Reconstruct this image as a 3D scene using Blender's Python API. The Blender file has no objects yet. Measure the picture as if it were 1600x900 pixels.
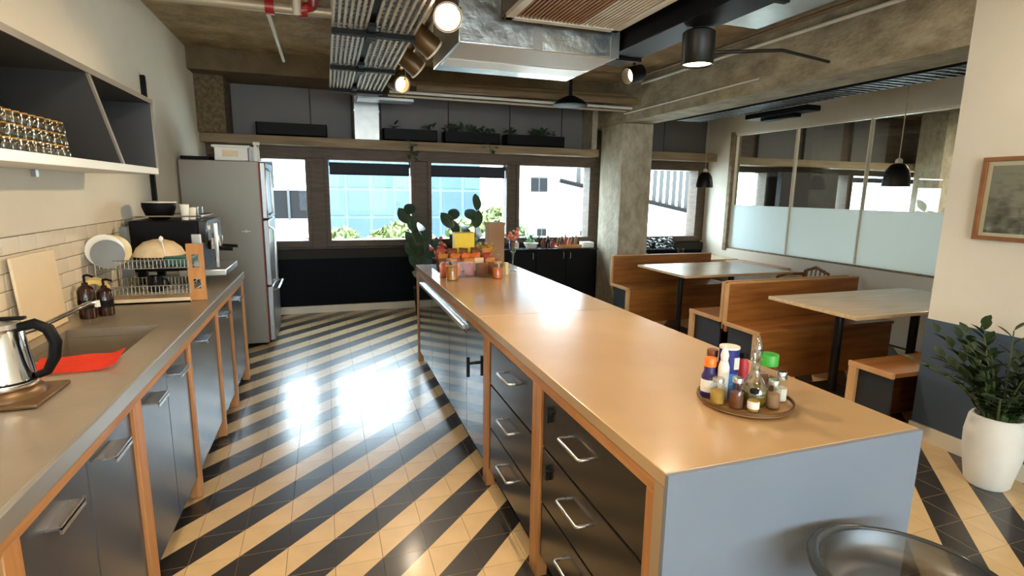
import bpy, bmesh, math, random
from mathutils import Vector as V, Matrix, Euler
random.seed(7)
PI = math.pi
scene = bpy.context.scene
COL = scene.collection

# ------------------------------------------------------------------ camera
FPX, PITCH, YAW, ROLL, CAMH = 838.8, math.radians(10.13), math.radians(19.01), math.radians(.83), 1.6
fw = V((math.sin(YAW)*math.cos(PITCH), math.cos(YAW)*math.cos(PITCH), -math.sin(PITCH)))
rt0 = V((math.cos(YAW), -math.sin(YAW), 0)); up0 = rt0.cross(fw)
rt = rt0*math.cos(ROLL) + up0*math.sin(ROLL); up = up0*math.cos(ROLL) - rt0*math.sin(ROLL)
cam = bpy.data.cameras.new('camera'); cam.sensor_width = 36; cam.lens = FPX/1600*36
cam.clip_start = .05; cam.clip_end = 300
camo = bpy.data.objects.new('camera', cam); COL.objects.link(camo)
M = Matrix((rt, up, -fw)).transposed().to_4x4(); M.translation = V((0, 0, CAMH))
camo.matrix_world = M
scene.camera = camo

def project(p):
    v = V(p) - V((0, 0, CAMH)); w = v.dot(fw)
    if w < .05: return None
    return 800 + FPX*v.dot(rt)/w, 450 - FPX*v.dot(up)/w

# ------------------------------------------------------------------ world, sun, exposure
world = bpy.data.worlds.new('sky'); scene.world = world; world.use_nodes = True
bg = world.node_tree.nodes['Background']
bg.inputs[0].default_value = (.74, .89, 1.0, 1); bg.inputs[1].default_value = 12.5
sl = bpy.data.lights.new('sun', 'SUN'); sl.energy = 9; sl.angle = .01; sl.color = (1, .95, .86)
so = bpy.data.objects.new('sun', sl); COL.objects.link(so)
so.rotation_euler = (V((.35, .55, -1.15))).to_track_quat('-Z', 'Y').to_euler(); so.location = (0, -8, 12)

def portal(x, y, z, w, h, direction):
    l = bpy.data.lights.new('window_portal', 'AREA'); l.shape = 'RECTANGLE'; l.size = w; l.size_y = h
    l.cycles.is_portal = True
    o = bpy.data.objects.new('window_portal', l); COL.objects.link(o)
    o.location = (x, y, z); o.rotation_euler = V(direction).to_track_quat('-Z', 'Z').to_euler()
vs = scene.view_settings
vs.view_transform = 'Standard'; vs.look = 'None'; vs.exposure = .8; vs.gamma = 1; vs.use_curve_mapping = False

# ------------------------------------------------------------------ materials
MATS = {}
def lin(c):
    return tuple(((x/255)/12.92 if x/255 <= .04045 else ((x/255+.055)/1.055)**2.4) for x in c)
def mat(name, c, rough=.5, metal=0., var=0., scale=8., c2=None, bump=0., bscale=None, stretch=None, spec=None,
        emit=None, estr=0., trans=0., alpha=1., coat=0., detail=6.):
    m = bpy.data.materials.new(name); m.use_nodes = True; MATS[name] = m
    nt = m.node_tree; b = nt.nodes['Principled BSDF']
    c = lin(c)
    b.inputs['Base Color'].default_value = (*c, 1); b.inputs['Roughness'].default_value = rough
    b.inputs['Metallic'].default_value = metal
    if spec is not None: b.inputs['Specular IOR Level'].default_value = spec
    if coat: b.inputs['Coat Weight'].default_value = coat; b.inputs['Coat Roughness'].default_value = .15
    if trans: b.inputs['Transmission Weight'].default_value = trans
    b.inputs['Alpha'].default_value = alpha
    if emit: b.inputs['Emission Color'].default_value = (*lin(emit), 1); b.inputs['Emission Strength'].default_value = estr
    if var or c2 or bump:
        tc = nt.nodes.new('ShaderNodeTexCoord'); mp = nt.nodes.new('ShaderNodeMapping')
        nt.links.new(tc.outputs['Object'], mp.inputs[0])
        if stretch: mp.inputs['Scale'].default_value = stretch
        nz = nt.nodes.new('ShaderNodeTexNoise'); nz.inputs['Scale'].default_value = scale; nz.inputs['Detail'].default_value = detail; nz.inputs['Roughness'].default_value = .7 if detail > 10 else .5
        nt.links.new(mp.outputs[0], nz.inputs['Vector'])
        if var or c2:
            rp = nt.nodes.new('ShaderNodeValToRGB')
            d = lin(c2) if c2 else tuple(x*(1-var) for x in c)
            rp.color_ramp.elements[0].position = .32; rp.color_ramp.elements[1].position = .68
            rp.color_ramp.elements[0].color = (*d, 1); rp.color_ramp.elements[1].color = (*c, 1)
            nt.links.new(nz.outputs['Fac'], rp.inputs[0]); nt.links.new(rp.outputs[0], b.inputs['Base Color'])
        if bump:
            bp = nt.nodes.new('ShaderNodeBump'); bp.inputs['Strength'].default_value = bump; bp.inputs['Distance'].default_value = .02
            src = nz
            if bscale:
                src = nt.nodes.new('ShaderNodeTexNoise'); src.inputs['Scale'].default_value = bscale; src.inputs['Detail'].default_value = 5
                nt.links.new(mp.outputs[0], src.inputs['Vector'])
            nt.links.new(src.outputs['Fac'], bp.inputs['Height']); nt.links.new(bp.outputs[0], b.inputs['Normal'])
    return m
def thin_glass(name, tint=(1, 1, 1), gloss=.06, rough=0.):
    m = bpy.data.materials.new(name); m.use_nodes = True; MATS[name] = m
    nt = m.node_tree; nt.nodes.clear()
    o = nt.nodes.new('ShaderNodeOutputMaterial'); mx = nt.nodes.new('ShaderNodeMixShader')
    t = nt.nodes.new('ShaderNodeBsdfTransparent'); g = nt.nodes.new('ShaderNodeBsdfGlossy'); f = nt.nodes.new('ShaderNodeLayerWeight')
    t.inputs[0].default_value = (*tint, 1); g.inputs['Roughness'].default_value = rough; f.inputs[0].default_value = .5
    pw = nt.nodes.new('ShaderNodeMath'); pw.operation = 'POWER'; pw.inputs[1].default_value = 5      # Schlick, the same from both sides
    ad = nt.nodes.new('ShaderNodeMath'); ad.operation = 'MULTIPLY_ADD'; ad.inputs[1].default_value = .9; ad.inputs[2].default_value = gloss
    nt.links.new(f.outputs['Facing'], pw.inputs[0]); nt.links.new(pw.outputs[0], ad.inputs[0]); nt.links.new(ad.outputs[0], mx.inputs[0])
    nt.links.new(t.outputs[0], mx.inputs[1]); nt.links.new(g.outputs[0], mx.inputs[2]); nt.links.new(mx.outputs[0], o.inputs[0])
    return m

mat('cream_tile', (218, 186, 136), .34, var=.14, scale=7, spec=.6, coat=.35)
mat('black_tile', (50, 45, 41), .34, var=.3, scale=9, spec=.6, coat=.35)
mat('grout', (46, 38, 30), .9)
mat('wall_grout', (138, 124, 104), .9)
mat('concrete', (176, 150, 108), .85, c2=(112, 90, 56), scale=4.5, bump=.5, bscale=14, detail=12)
mat('concrete_cross_shaded', (112, 94, 66), .85, c2=(82, 66, 44), scale=4, bump=.5, bscale=14, detail=12)  # same concrete, shade put into the colour for the brightly lit cross beam
mat('concrete_beam', (172, 162, 136), .85, c2=(112, 100, 76), scale=4, bump=.5, bscale=18, stretch=(1, .8, 1.6), detail=14)
mat('concrete_column', (184, 174, 152), .85, c2=(140, 128, 106), scale=6, bump=.5, bscale=20, stretch=(1.6, 1.6, .9), detail=14)
mat('rough_render', (122, 104, 76), .95, c2=(76, 62, 42), scale=24, bump=1., bscale=45)
mat('white_wall', (222, 214, 196), .75, var=.05, scale=3, bump=.05, bscale=60)
mat('navy_paint', (70, 84, 100), .5, var=.1, scale=3)
mat('navy_panel', (13, 18, 24), .8, var=.1, scale=3, spec=.15)
mat('baseboard_paint', (226, 216, 196), .5)
mat('subway_tile', (226, 214, 192), .18, var=.06, scale=3)
mat('brown_frame', (92, 74, 56), .6, c2=(70, 55, 40), scale=5, stretch=(1, 1, 6))
mat('wood_rail', (146, 126, 96), .7, c2=(112, 94, 68), scale=5, stretch=(.3, 3, 3))
mat('grey_panel', (104, 100, 96), .6, var=.1, scale=2)
mat('sill_band', (52, 49, 46), .8, spec=.2)
mat('charcoal', (56, 57, 58), .5, var=.08, scale=4)
mat('black', (12, 12, 13), .55, spec=.15)
mat('black_gloss', (22, 22, 24), .18)
mat('black_metal', (24, 22, 22), .4, metal=.3)
mat('steel', (188, 184, 176), .32, metal=.75)
mat('steel_top', (172, 160, 142), .34, metal=.55, var=.12, scale=6, bump=.03, bscale=60)
mat('chrome', (225, 225, 225), .1, metal=1)
mat('brushed', (205, 205, 202), .3, metal=1)
mat('foil', (205, 212, 212), .3, metal=1, bump=.6, bscale=7, var=.1, scale=3)
mat('galvanised', (176, 178, 176), .35, metal=.9, var=.15, scale=10)
mat('tray_steel', (196, 188, 172), .45, metal=.25, var=.2, scale=14)
mat('fridge_side', (140, 134, 124), .45, metal=.35)
mat('fridge_door', (158, 158, 156), .3, metal=.9)
mat('oak_frame', (196, 140, 84), .45, c2=(170, 112, 62), scale=4, stretch=(9, 9, .7))
mat('oak_frame_long', (196, 140, 84), .45, c2=(170, 112, 62), scale=4, stretch=(9, .6, 9))
mat('bench_wood', (164, 104, 46), .42, c2=(128, 76, 30), scale=3, stretch=(.6, 7, 7))
mat('bench_panel', (34, 33, 34), .6)
mat('bench_edge', (206, 158, 104), .5, c2=(188, 138, 86), scale=5)
mat('table_top', (206, 178, 140), .25, c2=(188, 156, 116), scale=4, stretch=(.6, 8, 8))
mat('island_top', (192, 160, 116), .36, c2=(182, 148, 104), scale=2.5, spec=.6, coat=.8, bump=.02, bscale=30)
mat('island_edge', (172, 146, 112), .4, var=.1, scale=6)
mat('island_grey', (122, 130, 142), .55, var=.06, scale=4)
mat('cabinet_black', (40, 36, 32), .2, var=.15, scale=4)
mat('cabinet_gloss', (38, 36, 36), .08)
mat('cabinet_navy', (62, 64, 70), .24, var=.12, scale=3)
mat('orange_cloth', (240, 72, 42), .8, var=.1, scale=20, bump=.3)
mat('board_cream', (226, 204, 168), .6, var=.05)
mat('pan_grey', (176, 164, 148), .55)
mat('amber_bottle', (48, 26, 16), .12)
mat('plastic_white', (226, 224, 216), .4)
mat('ceramic', (232, 228, 214), .2)
mat('ceramic_yellow', (222, 196, 120), .3)
mat('rubber_grey', (120, 122, 122), .5)
mat('green_plastic', (26, 92, 80), .3)
mat('crate_wood', (206, 146, 78), .5, c2=(180, 120, 60), scale=5, stretch=(4, 4, .7))
mat('wire', (176, 172, 160), .35, metal=.8)
mat('pot_white', (232, 226, 212), .6, var=.05, scale=9, bump=.25, bscale=16)
mat('soil', (44, 32, 22), .95)
mat('leaf_dark', (46, 72, 34), .35, c2=(28, 48, 22), scale=6)
mat('leaf_ficus', (74, 96, 70), .3, c2=(44, 62, 46), scale=5)
mat('leaf_green', (86, 150, 60), .5, var=.3, scale=8)
mat('stem', (70, 84, 44), .6)
mat('tree_leaf', (80, 86, 34), .7, c2=(46, 60, 20), scale=3)
mat('bark', (84, 66, 48), .9)
mat('yellow', (238, 204, 30), .5)
mat('kraft', (150, 116, 86), .8)
mat('pink_flower', (206, 130, 110), .7, var=.3, scale=20)
mat('orange_pack', (214, 104, 26), .4, var=.2, scale=12)
mat('amber_pack', (196, 130, 46), .4, var=.25, scale=14)
mat('red_pack', (168, 66, 48), .4, var=.25, scale=14)
mat('brown_pack', (120, 66, 32), .45, var=.3, scale=14)
mat('cream_pack', (226, 200, 158), .5, var=.2, scale=14)
mat('blue_pack', (30, 40, 120), .35)
mat('blue_light', (60, 120, 190), .35)
mat('orange_cap', (240, 120, 30), .35)
mat('green_cap', (60, 160, 50), .4)
mat('red_label', (200, 50, 60), .5)
mat('label_white', (228, 224, 214), .6)
mat('purple', (52, 40, 96), .4)
mat('oil', (120, 104, 20), .1)
mat('spice_gold', (196, 152, 66), .5, var=.3, scale=30)
mat('tray_wood', (186, 138, 80), .4)
mat('red_pipe', (150, 28, 30), .4)
mat('pipe_white', (206, 202, 188), .5)
mat('pipe_brown', (120, 98, 66), .55, var=.2, scale=6)
mat('conduit', (176, 166, 144), .45, metal=.3)
mat('bronze', (104, 78, 48), .4, metal=.5)
mat('lamp_black', (14, 14, 14), .4, spec=.3)
mat('bulb_warm', (255, 214, 150), .3, emit=(255, 205, 130), estr=60)
mat('bulb_dim', (255, 226, 180), .3, emit=(255, 220, 165), estr=6)
mat('opal', (255, 240, 215), .4, emit=(255, 214, 160), estr=4)
mat('art_frame', (150, 98, 54), .45, c2=(116, 72, 36), scale=6)
mat('art_mount', (228, 214, 188), .7)
mat('wicker', (150, 96, 58), .7, c2=(98, 58, 34), scale=30, bump=.6)
mat('cushion_rose', (206, 158, 132), .85, var=.1, scale=20)
mat('blind_dark', (42, 46, 54), .8)
mat('board_dark', (40, 38, 36), .7, var=.2, scale=3)
mat('slat_brown', (156, 120, 88), .6)
mat('shelf_white', (224, 228, 226), .45)
mat('slat_white', (206, 200, 184), .5)
mat('frosted', (188, 206, 206), .6, trans=0)
mat('mullion', (226, 218, 204), .45)
mat('smoke_plastic', (60, 62, 60), .12)
mat('bld_frame', (62, 82, 94), .6)
mat('bld_pane', (36, 62, 82), .5, var=.3, scale=.35)
mat('bld_pane_pale', (46, 70, 86), .5, var=.25, scale=.35)
mat('bld_white', (236, 232, 222), .8, var=.05, scale=1)
mat('bld_window', (30, 31, 32), .5)
mat('bld_dark', (18, 18, 18), .8, spec=.1)
mat('street', (120, 118, 112), .9, var=.2, scale=.6)
mat('awning', (46, 46, 45), .8)
thin_glass('pane', (.96, .99, 1.0), .004)
thin_glass('glass_clear', (.93, .95, .93), .05)
thin_glass('drink_glass', (.86, .84, .74), .12)
thin_glass('partition_glass', (.90, .94, .93), .06)
thin_glass('smoke', (.42, .42, .40), .12, .4)
thin_glass('cruet_glass', (.78, .82, .80), .22)
thin_glass('acrylic', (.97, .95, .92), .02)

# frosted film: translucent + diffuse
m = bpy.data.materials.new('frost_film'); m.use_nodes = True; MATS['frost_film'] = m
nt = m.node_tree; nt.nodes.clear(); _o = nt.nodes.new('ShaderNodeOutputMaterial'); _mx = nt.nodes.new('ShaderNodeMixShader')
_t = nt.nodes.new('ShaderNodeBsdfTranslucent'); _p = nt.nodes.new('ShaderNodeBsdfPrincipled')
_t.inputs[0].default_value = (.86, .96, .98, 1); _p.inputs['Base Color'].default_value = (.74, .85, .87, 1); _p.inputs['Roughness'].default_value = .4
_mx.inputs[0].default_value = .4
nt.links.new(_t.outputs[0], _mx.inputs[1]); nt.links.new(_p.outputs[0], _mx.inputs[2]); nt.links.new(_mx.outputs[0], _o.inputs[0])

# printed photograph in the frame: flat grey print
m = bpy.data.materials.new('grey_print'); m.use_nodes = True; MATS['grey_print'] = m
nt = m.node_tree; b = nt.nodes['Principled BSDF']; b.inputs['Roughness'].default_value = .25
_tc = nt.nodes.new('ShaderNodeTexCoord'); _mp = nt.nodes.new('ShaderNodeMapping'); _nz = nt.nodes.new('ShaderNodeTexNoise')
_mp.inputs['Scale'].default_value = (1, 3, 5); _nz.inputs['Scale'].default_value = 4; _nz.inputs['Detail'].default_value = 6
_sx = nt.nodes.new('ShaderNodeSeparateXYZ'); _ad = nt.nodes.new('ShaderNodeMath'); _ad.operation = 'MULTIPLY_ADD'; _ad.inputs[1].default_value = .9; 
_rp = nt.nodes.new('ShaderNodeValToRGB'); _rp.color_ramp.elements[0].color = (*lin((62, 60, 54)), 1); _rp.color_ramp.elements[1].color = (*lin((150, 146, 134)), 1)
_rp.color_ramp.elements[0].position = .35; _rp.color_ramp.elements[1].position = .8
nt.links.new(_tc.outputs['Object'], _mp.inputs[0]); nt.links.new(_mp.outputs[0], _nz.inputs['Vector']); nt.links.new(_tc.outputs['Object'], _sx.inputs[0])
nt.links.new(_sx.outputs['Z'], _ad.inputs[0]); nt.links.new(_nz.outputs['Fac'], _ad.inputs[2]); nt.links.new(_ad.outputs[0], _rp.inputs[0])
nt.links.new(_rp.outputs[0], b.inputs['Base Color'])

# ------------------------------------------------------------------ mesh helpers
BEVELLED = set()
def NB(): return bmesh.new()
def B(bm, x0, x1, y0, y1, z0, z1, bev=0., mi=0):
    r = bmesh.ops.create_cube(bm, size=1)
    vs_ = r['verts']
    for v in vs_:
        v.co = V(((x0+x1)/2 + v.co.x*(x1-x0), (y0+y1)/2 + v.co.y*(y1-y0), (z0+z1)/2 + v.co.z*(z1-z0)))
    fs = set(f for v in vs_ for f in v.link_faces)
    for f in fs: f.material_index = mi
    if bev:
        BEVELLED.add(id(bm))
        es = list(set(e for v in vs_ for e in v.link_edges))
        rr = bmesh.ops.bevel(bm, geom=es, offset=bev, segments=2, profile=.5, affect='EDGES')
        for f in rr['faces']: f.material_index = mi
    return bm
def BX(*a, **k): return B(NB(), *a, **k)
def CY(bm, p0, p1, r0, r1=None, n=14, caps=True, mi=0):
    p0, p1 = V(p0), V(p1); r1 = r0 if r1 is None else r1
    d = p1-p0; L = d.length
    q = d.to_track_quat('Z', 'Y')
    a = [bm.verts.new(p0 + q @ V((r0*math.cos(2*PI*i/n), r0*math.sin(2*PI*i/n), 0))) for i in range(n)]
    c = [bm.verts.new(p1 + q @ V((r1*math.cos(2*PI*i/n), r1*math.sin(2*PI*i/n), 0))) for i in range(n)]
    for i in range(n):
        j = (i+1) % n; f = bm.faces.new((a[i], a[j], c[j], c[i])); f.material_index = mi
    if caps:
        f = bm.faces.new(a[::-1]); f.material_index = mi; f = bm.faces.new(c); f.material_index = mi
    return bm
def LA(bm, prof, c=(0, 0, 0), n=24, closed=False, sx=1., sy=1.):
    c = V(c); rings = []
    for r, z in prof:
        if r < 1e-5: rings.append([bm.verts.new(c+V((0, 0, z)))])
        else: rings.append([bm.verts.new(c+V((sx*r*math.cos(2*PI*i/n), sy*r*math.sin(2*PI*i/n), z))) for i in range(n)])
    for A, C in zip(rings, rings[1:]):
        for i in range(n):
            j = (i+1) % n
            if len(A) == 1 and len(C) == 1: continue
            if len(A) == 1: bm.faces.new((A[0], C[j], C[i]))
            elif len(C) == 1: bm.faces.new((A[i], A[j], C[0]))
            else: bm.faces.new((A[i], A[j], C[j], C[i]))
    return bm
def TU(bm, pts, r, n=8, close=False):
    pts = [V(p) for p in pts]; N = len(pts); rings = []
    rs = r if isinstance(r, (list, tuple)) else [r]*N
    t0 = (pts[1]-pts[0]).normalized(); nrm = t0.orthogonal().normalized()
    for i, p in enumerate(pts):
        if close: t = (pts[(i+1) % N]-pts[i-1]).normalized()
        else: t = (pts[min(i+1, N-1)]-pts[max(i-1, 0)]).normalized()
        nrm = (nrm - t*nrm.dot(t)).normalized(); bn = t.cross(nrm)
        rings.append([bm.verts.new(p + rs[i]*(nrm*math.cos(2*PI*k/n)+bn*math.sin(2*PI*k/n))) for k in range(n)])
    for i in range(N if close else N-1):
        A, C = rings[i], rings[(i+1) % N]
        for k in range(n):
            j = (k+1) % n; bm.faces.new((A[k], A[j], C[j], C[k]))
    if not close: bm.faces.new(rings[0][::-1]); bm.faces.new(rings[-1])
    return bm
def SP(bm, c, r, s=(1, 1, 1), sub=2):
    rr = bmesh.ops.create_icosphere(bm, subdivisions=sub, radius=r)
    for v in rr['verts']: v.co = V((v.co.x*s[0], v.co.y*s[1], v.co.z*s[2]))+V(c)
    return bm
def PRISM(bm, pts, axis, a0, a1):
    # closed polygon extruded along an axis; pts are the two remaining coordinates in x,y,z order
    def mk(p, a):
        l = list(p); l.insert(axis, a); return bm.verts.new(l)
    A = [mk(p, a0) for p in pts]; C = [mk(p, a1) for p in pts]
    bm.faces.new(A); bm.faces.new(C[::-1]); n = len(pts)
    for i in range(n): bm.faces.new((A[i], C[i], C[(i+1) % n], A[(i+1) % n]))
    return bm
def XF(bm, mtx): bmesh.ops.transform(bm, matrix=mtx, verts=bm.verts); return bm

def root_of(o):
    while o.parent: o = o.parent
    return o
def mesh_of(bm, mats, name, sharp=46):
    if sharp == 46 and id(bm) in BEVELLED: sharp = 20
    BEVELLED.discard(id(bm))
    bmesh.ops.recalc_face_normals(bm, faces=bm.faces)
    me = bpy.data.meshes.new(name); bm.to_mesh(me); bm.free()
    for x in (mats if isinstance(mats, (list, tuple)) else [mats]): me.materials.append(MATS[x])
    if sharp:
        me.polygons.foreach_set('use_smooth', [True]*len(me.polygons)); me.set_sharp_from_angle(angle=math.radians(sharp))
    return me
def obj(name, bm, mats, parent=None, label=None, kind=None):
    """bm in world coordinates (or in the coordinates of a root that still sits at the origin)"""
    if parent is not None:
        off = root_of(parent).location
        if off.length > 0: bmesh.ops.translate(bm, vec=-off, verts=bm.verts)
    o = bpy.data.objects.new(name, mesh_of(bm, mats, name)); COL.objects.link(o)
    if parent is not None: o.parent = parent
    if label: o['label'] = label
    if kind: o['kind'] = kind
    return o
def inst(name, me, parent, loc=(0, 0, 0), rot=None):
    o = bpy.data.objects.new(name, me); COL.objects.link(o); o.parent = parent
    o.location = V(loc) - root_of(parent).location if parent is not None else V(loc)
    if rot is not None: o.rotation_euler = rot
    return o
def tag(o, label, cat, group=None):
    o['label'] = label; o['category'] = cat
    if group: o['group'] = group
    return o
def thing(name, label, cat, loc=(0, 0, 0), group=None):
    o = bpy.data.objects.new(name, None); COL.objects.link(o); o.location = loc; o.empty_display_size = .1
    return tag(o, label, cat, group)
def single(name, bm, mats, label, cat, loc, group=None):
    """one mesh thing, built in world coordinates, origin moved to its base"""
    bmesh.ops.translate(bm, vec=-V(loc), verts=bm.verts)
    o = bpy.data.objects.new(name, mesh_of(bm, mats, name)); COL.objects.link(o); o.location = loc
    return tag(o, label, cat, group)
def copy_tree(o, parent=None):
    c = o.copy(); COL.objects.link(c); c.parent = parent
    for ch in list(o.children): copy_tree(ch, c)
    return c
def struct(name, bm, mats, parent=None):
    o = obj(name, bm, mats, parent)
    if parent is None: o['kind'] = 'structure'
    return o

XL, XP, XG = -1.32, 3.722, 5.85       # left wall, pier face, glazed partition
YB, YR = 7.365, -4.5                  # facade wall, rear wall
YP = 2.375                            # end of the pier wall
ZC, ZB = 3.05, 2.515                  # ceiling, beam underside
YF = 7.66                             # outside of the facade

# ================================================================== SETTING
# ---- floor: 20 cm cement tiles, each split along its diagonal into a cream and a black half
T = .2; GX, GY = -.03, 2.19
def tile_bm(flip):
    bm = NB(); g = .001; h = T/2-g; zt = 0.; zb = -.012
    t = [bm.verts.new(p) for p in ((-h, -h, zt), (h, -h, zt), (h, h, zt), (-h, h, zt))]
    d = [bm.verts.new((v.co.x*1.004, v.co.y*1.004, zb)) for v in t]
    lo = bm.faces.new((t[0], t[1], t[2])); hi = bm.faces.new((t[0], t[2], t[3]))   # lo: u > diagonal
    lo.material_index = 1 if flip else 0; hi.material_index = 0 if flip else 1
    for i in range(4):
        j = (i+1) % 4; f = bm.faces.new((t[i], d[i], d[j], t[j])); f.material_index = 0
    return bm
TILE = [mesh_of(tile_bm(False), ['cream_tile', 'black_tile'], 'tile', 0), mesh_of(tile_bm(True), ['cream_tile', 'black_tile'], 'tile', 0)]
fb = NB(); B(fb, XL-.1, XG+.1, YR, YF-.1, -.2, -.004); floor = struct('floor', fb, 'grout')
cands = []
for i in range(-8, 32):
    for j in range(-36, 28):
        cx, cy = GX+(i+.5)*T, GY+(j+.5)*T
        if cx < XL+.05 or cx > XG-.05 or cy > YB-.06 or cy < YR+.1: continue
        if cx > XP and cy < YP: continue
        flip = (i-j) % 2 == 1
        area = 0; p = project((cx, cy, 0))
        if p and -20 < p[0] < 1620 and 0 < p[1] < 920:
            q = [project((cx+a*T/2, cy+c*T/2, 0)) for a, c in ((-1, -1), (1, -1), (1, 1), (-1, 1))]
            if all(q): area = abs(sum(q[k][0]*q[(k+1) % 4][1]-q[(k+1) % 4][0]*q[k][1] for k in range(4)))/2
            if .80 < cx < 1.62 and 1.05 < cy < 4.9: area = 0
            if cx < -.72 and cy < 4.85: area = 0
            # behind the island body as seen from the camera
            if cx > .9:
                s = .92 and (1.6-.92)/1.6
                ix, iy = cx*s, cy*s
                if .765 < ix < 1.656 and 1.03 < iy < 4.99: area = 0
        cands.append((area, cx, cy, flip))
cands.sort(key=lambda c: -c[0])
for a, cx, cy, f in cands[:295]: inst('tile', TILE[int(f)], floor, (cx, cy, 0))
rest = NB()
for a, cx, cy, f in cands[295:]:
    h = T/2-.001
    t = [rest.verts.new((cx+x*h, cy+y*h, 0)) for x, y in ((-1, -1), (1, -1), (1, 1), (-1, 1))]
    d = [rest.verts.new((v.co.x, v.co.y, -.008)) for v in t]
    lo = rest.faces.new((t[0], t[1], t[2])); hi = rest.faces.new((t[0], t[2], t[3]))
    lo.material_index = 1 if f else 0; hi.material_index = 0 if f else 1
    for k in range(4): rest.faces.new((t[k], d[k], d[(k+1) % 4], t[(k+1) % 4]))
obj('tile_field', rest, ['cream_tile', 'black_tile'], floor, kind='stuff')

# ---- ceiling and concrete
struct('ceiling', BX(XL-.2, 14, YR-.2, YF, ZC, ZC+.25), 'concrete')
struct('beam_long', BX(XP, XP+.42, YP-.0, YB, ZB, ZC), 'concrete_beam')
struct('beam_cross', BX(XL, XP, 6.72, YB+.1, 2.83, ZC), 'concrete_cross_shaded')
cb = NB(); B(cb, XP, XP+.46, 6.42, 7.02, 0, ZB, .015); struct('column', cb, 'concrete_column')
struct('pier_concrete', BX(XL, -1.03, 7.0, YB+.1, 2.215, 2.83), 'rough_render')

# ---- left wall with subway tiles
wl = struct('wall_left', BX(XL-.2, XL, YR, YF, 0, ZC), 'white_wall')
TS = mesh_of(BX(-.004, .006, -.0735, .0735, -.036, .036, .002), 'subway_tile', 'tile')
TH = mesh_of(BX(-.004, .006, -.0365, .0365, -.036, .036, .002), 'subway_tile', 'tile')
for r in range(6):
    z = .96 + r*.0755; y = 1.35 + (.0375*2 if r % 2 else 0)
    if r % 2: inst('tile', TH, wl, (XL, 1.35-.0375+.0, z))
    while y < 5.1:
        inst('tile', TS, wl, (XL, y, z)); y += .15
obj('grout_bed', BX(XL-.01, XL+.002, 1.2, 5.14, .92, 1.378), 'wall_grout', wl)

# ---- right pier wall, rear wall
wr = struct('wall_right', BX(XP, XP+.22, YR, YP, 0, ZC), 'white_wall')
obj('navy_band', BX(XP-.004, XP+.1, YR, YP+.003, .1, .82), 'navy_paint', wr, 'dark blue grey painted lower wall')
bb = BX(XP-.016, XP+.1, YR, YP+.012, 0, .105, .003); struct('baseboard_right', bb, 'baseboard_paint')
wn = struct('wall_nook', BX(XP+.22, XG, YP-.2, YP, 0, ZC), 'white_wall')
# rear wall with a band of windows (behind the photographer)
rw = NB(); B(rw, XL-.2, XP+.2, YR-.25, YR, 0, .85); B(rw, XL-.2, XP+.2, YR-.25, YR, 2.3, ZC)
for x0, x1 in ((XL-.2, -.9), (.5, .7), (2.1, 2.3), (3.5, XP+.2)): B(rw, x0, x1, YR-.25, YR, .85, 2.3)
struct('wall_rear', rw, 'white_wall')
for k, (x0, x1) in enumerate(((-.9, .5), (.7, 2.1), (2.3, 3.5))):
    w = struct('window_%d' % (k+6), BX(x0, x1, YR-.14, YR-.132, .85, 2.3), 'pane')
    fbm = NB()
    for a in ((x0, x0+.05, .85, 2.3), (x1-.05, x1, .85, 2.3), (x0, x1, .85, .9), (x0, x1, 2.25, 2.3)): B(fbm, a[0], a[1], YR-.17, YR-.1, a[2], a[3])
    obj('frame', fbm, 'brown_frame', w)
portal(1.3, YR-.02, 1.57, 4.4, 1.45, (0, 1, 0))

# ---- facade wall (far wall with the windows)
WIN = [(-.76, -.215, .95, 1.975), (.03, 1.105, .95, 1.985), (1.345, 2.455, .95, 1.985), (2.615, 3.76, .95, 1.985), (4.70, 5.69, .94, 1.985)]
bw = NB()
B(bw, XL-.2, 14, YB+.06, YF, 0, .86)
B(bw, XL-.2, 14, YB+.14, YF, 1.985, ZC)
xs = [XL-.2]
for w in WIN: xs += [w[0]-.03, w[1]+.03]
xs += [6.05]
for a, c in zip(xs[0::2], xs[1::2]): B(bw, a, c, YB+.02, YF, .86, 1.985)
wb = struct('wall_back', bw, 'brown_frame')
obj('navy_panel', BX(XL, XP, YB-.0, YB+.06, .09, .715), 'navy_panel', wb, 'dark navy wall panel under the windows')
obj('navy_panel', BX(XP, XG, YB-.0, YB+.06, .09, .715), 'navy_panel', wb)
obj('sill_band', BX(XL, XP, YB-.02, YB+.08, .715, .83), 'sill_band', wb)
obj('sill_band', BX(XP, XG, YB-.02, YB+.08, .715, .83), 'sill_band', wb)
struct('baseboard_back', BX(XL, XP, YB-.03, YB+.05, 0, .095, .004), 'baseboard_paint')
obj('header', BX(XL, XG, YB-.01, YB+.14, 1.99, 2.115), 'brown_frame', wb)
rl = NB(); B(rl, XL, XP, 7.06, YB+.14, 2.113, 2.215, .008); struct('trim_1', rl, 'wood_rail')
rl = NB(); B(rl, XP+.46, XG, 7.16, YB+.14, 2.113, 2.235, .008); struct('trim_2', rl, 'wood_rail')
PX = [-1.03, -.14, .36, .72, 1.62, 2.5, 3.3, 3.64]
for a, c in zip(PX, PX[1:]): obj('panel', BX(a+.006, c-.006, YB+.09, YB+.15, 2.215, 2.84, .004), 'grey_panel', wb)
for a, c in ((4.2, 5.05), (5.05, 5.85)): obj('panel', BX(a+.006, c-.006, YB+.09, YB+.15, 2.235, 2.95, .004), 'grey_panel', wb)
obj('post', BX(3.64, 3.722, 7.15, YB+.1, 2.215, 2.83), 'concrete_column', wb)

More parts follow.
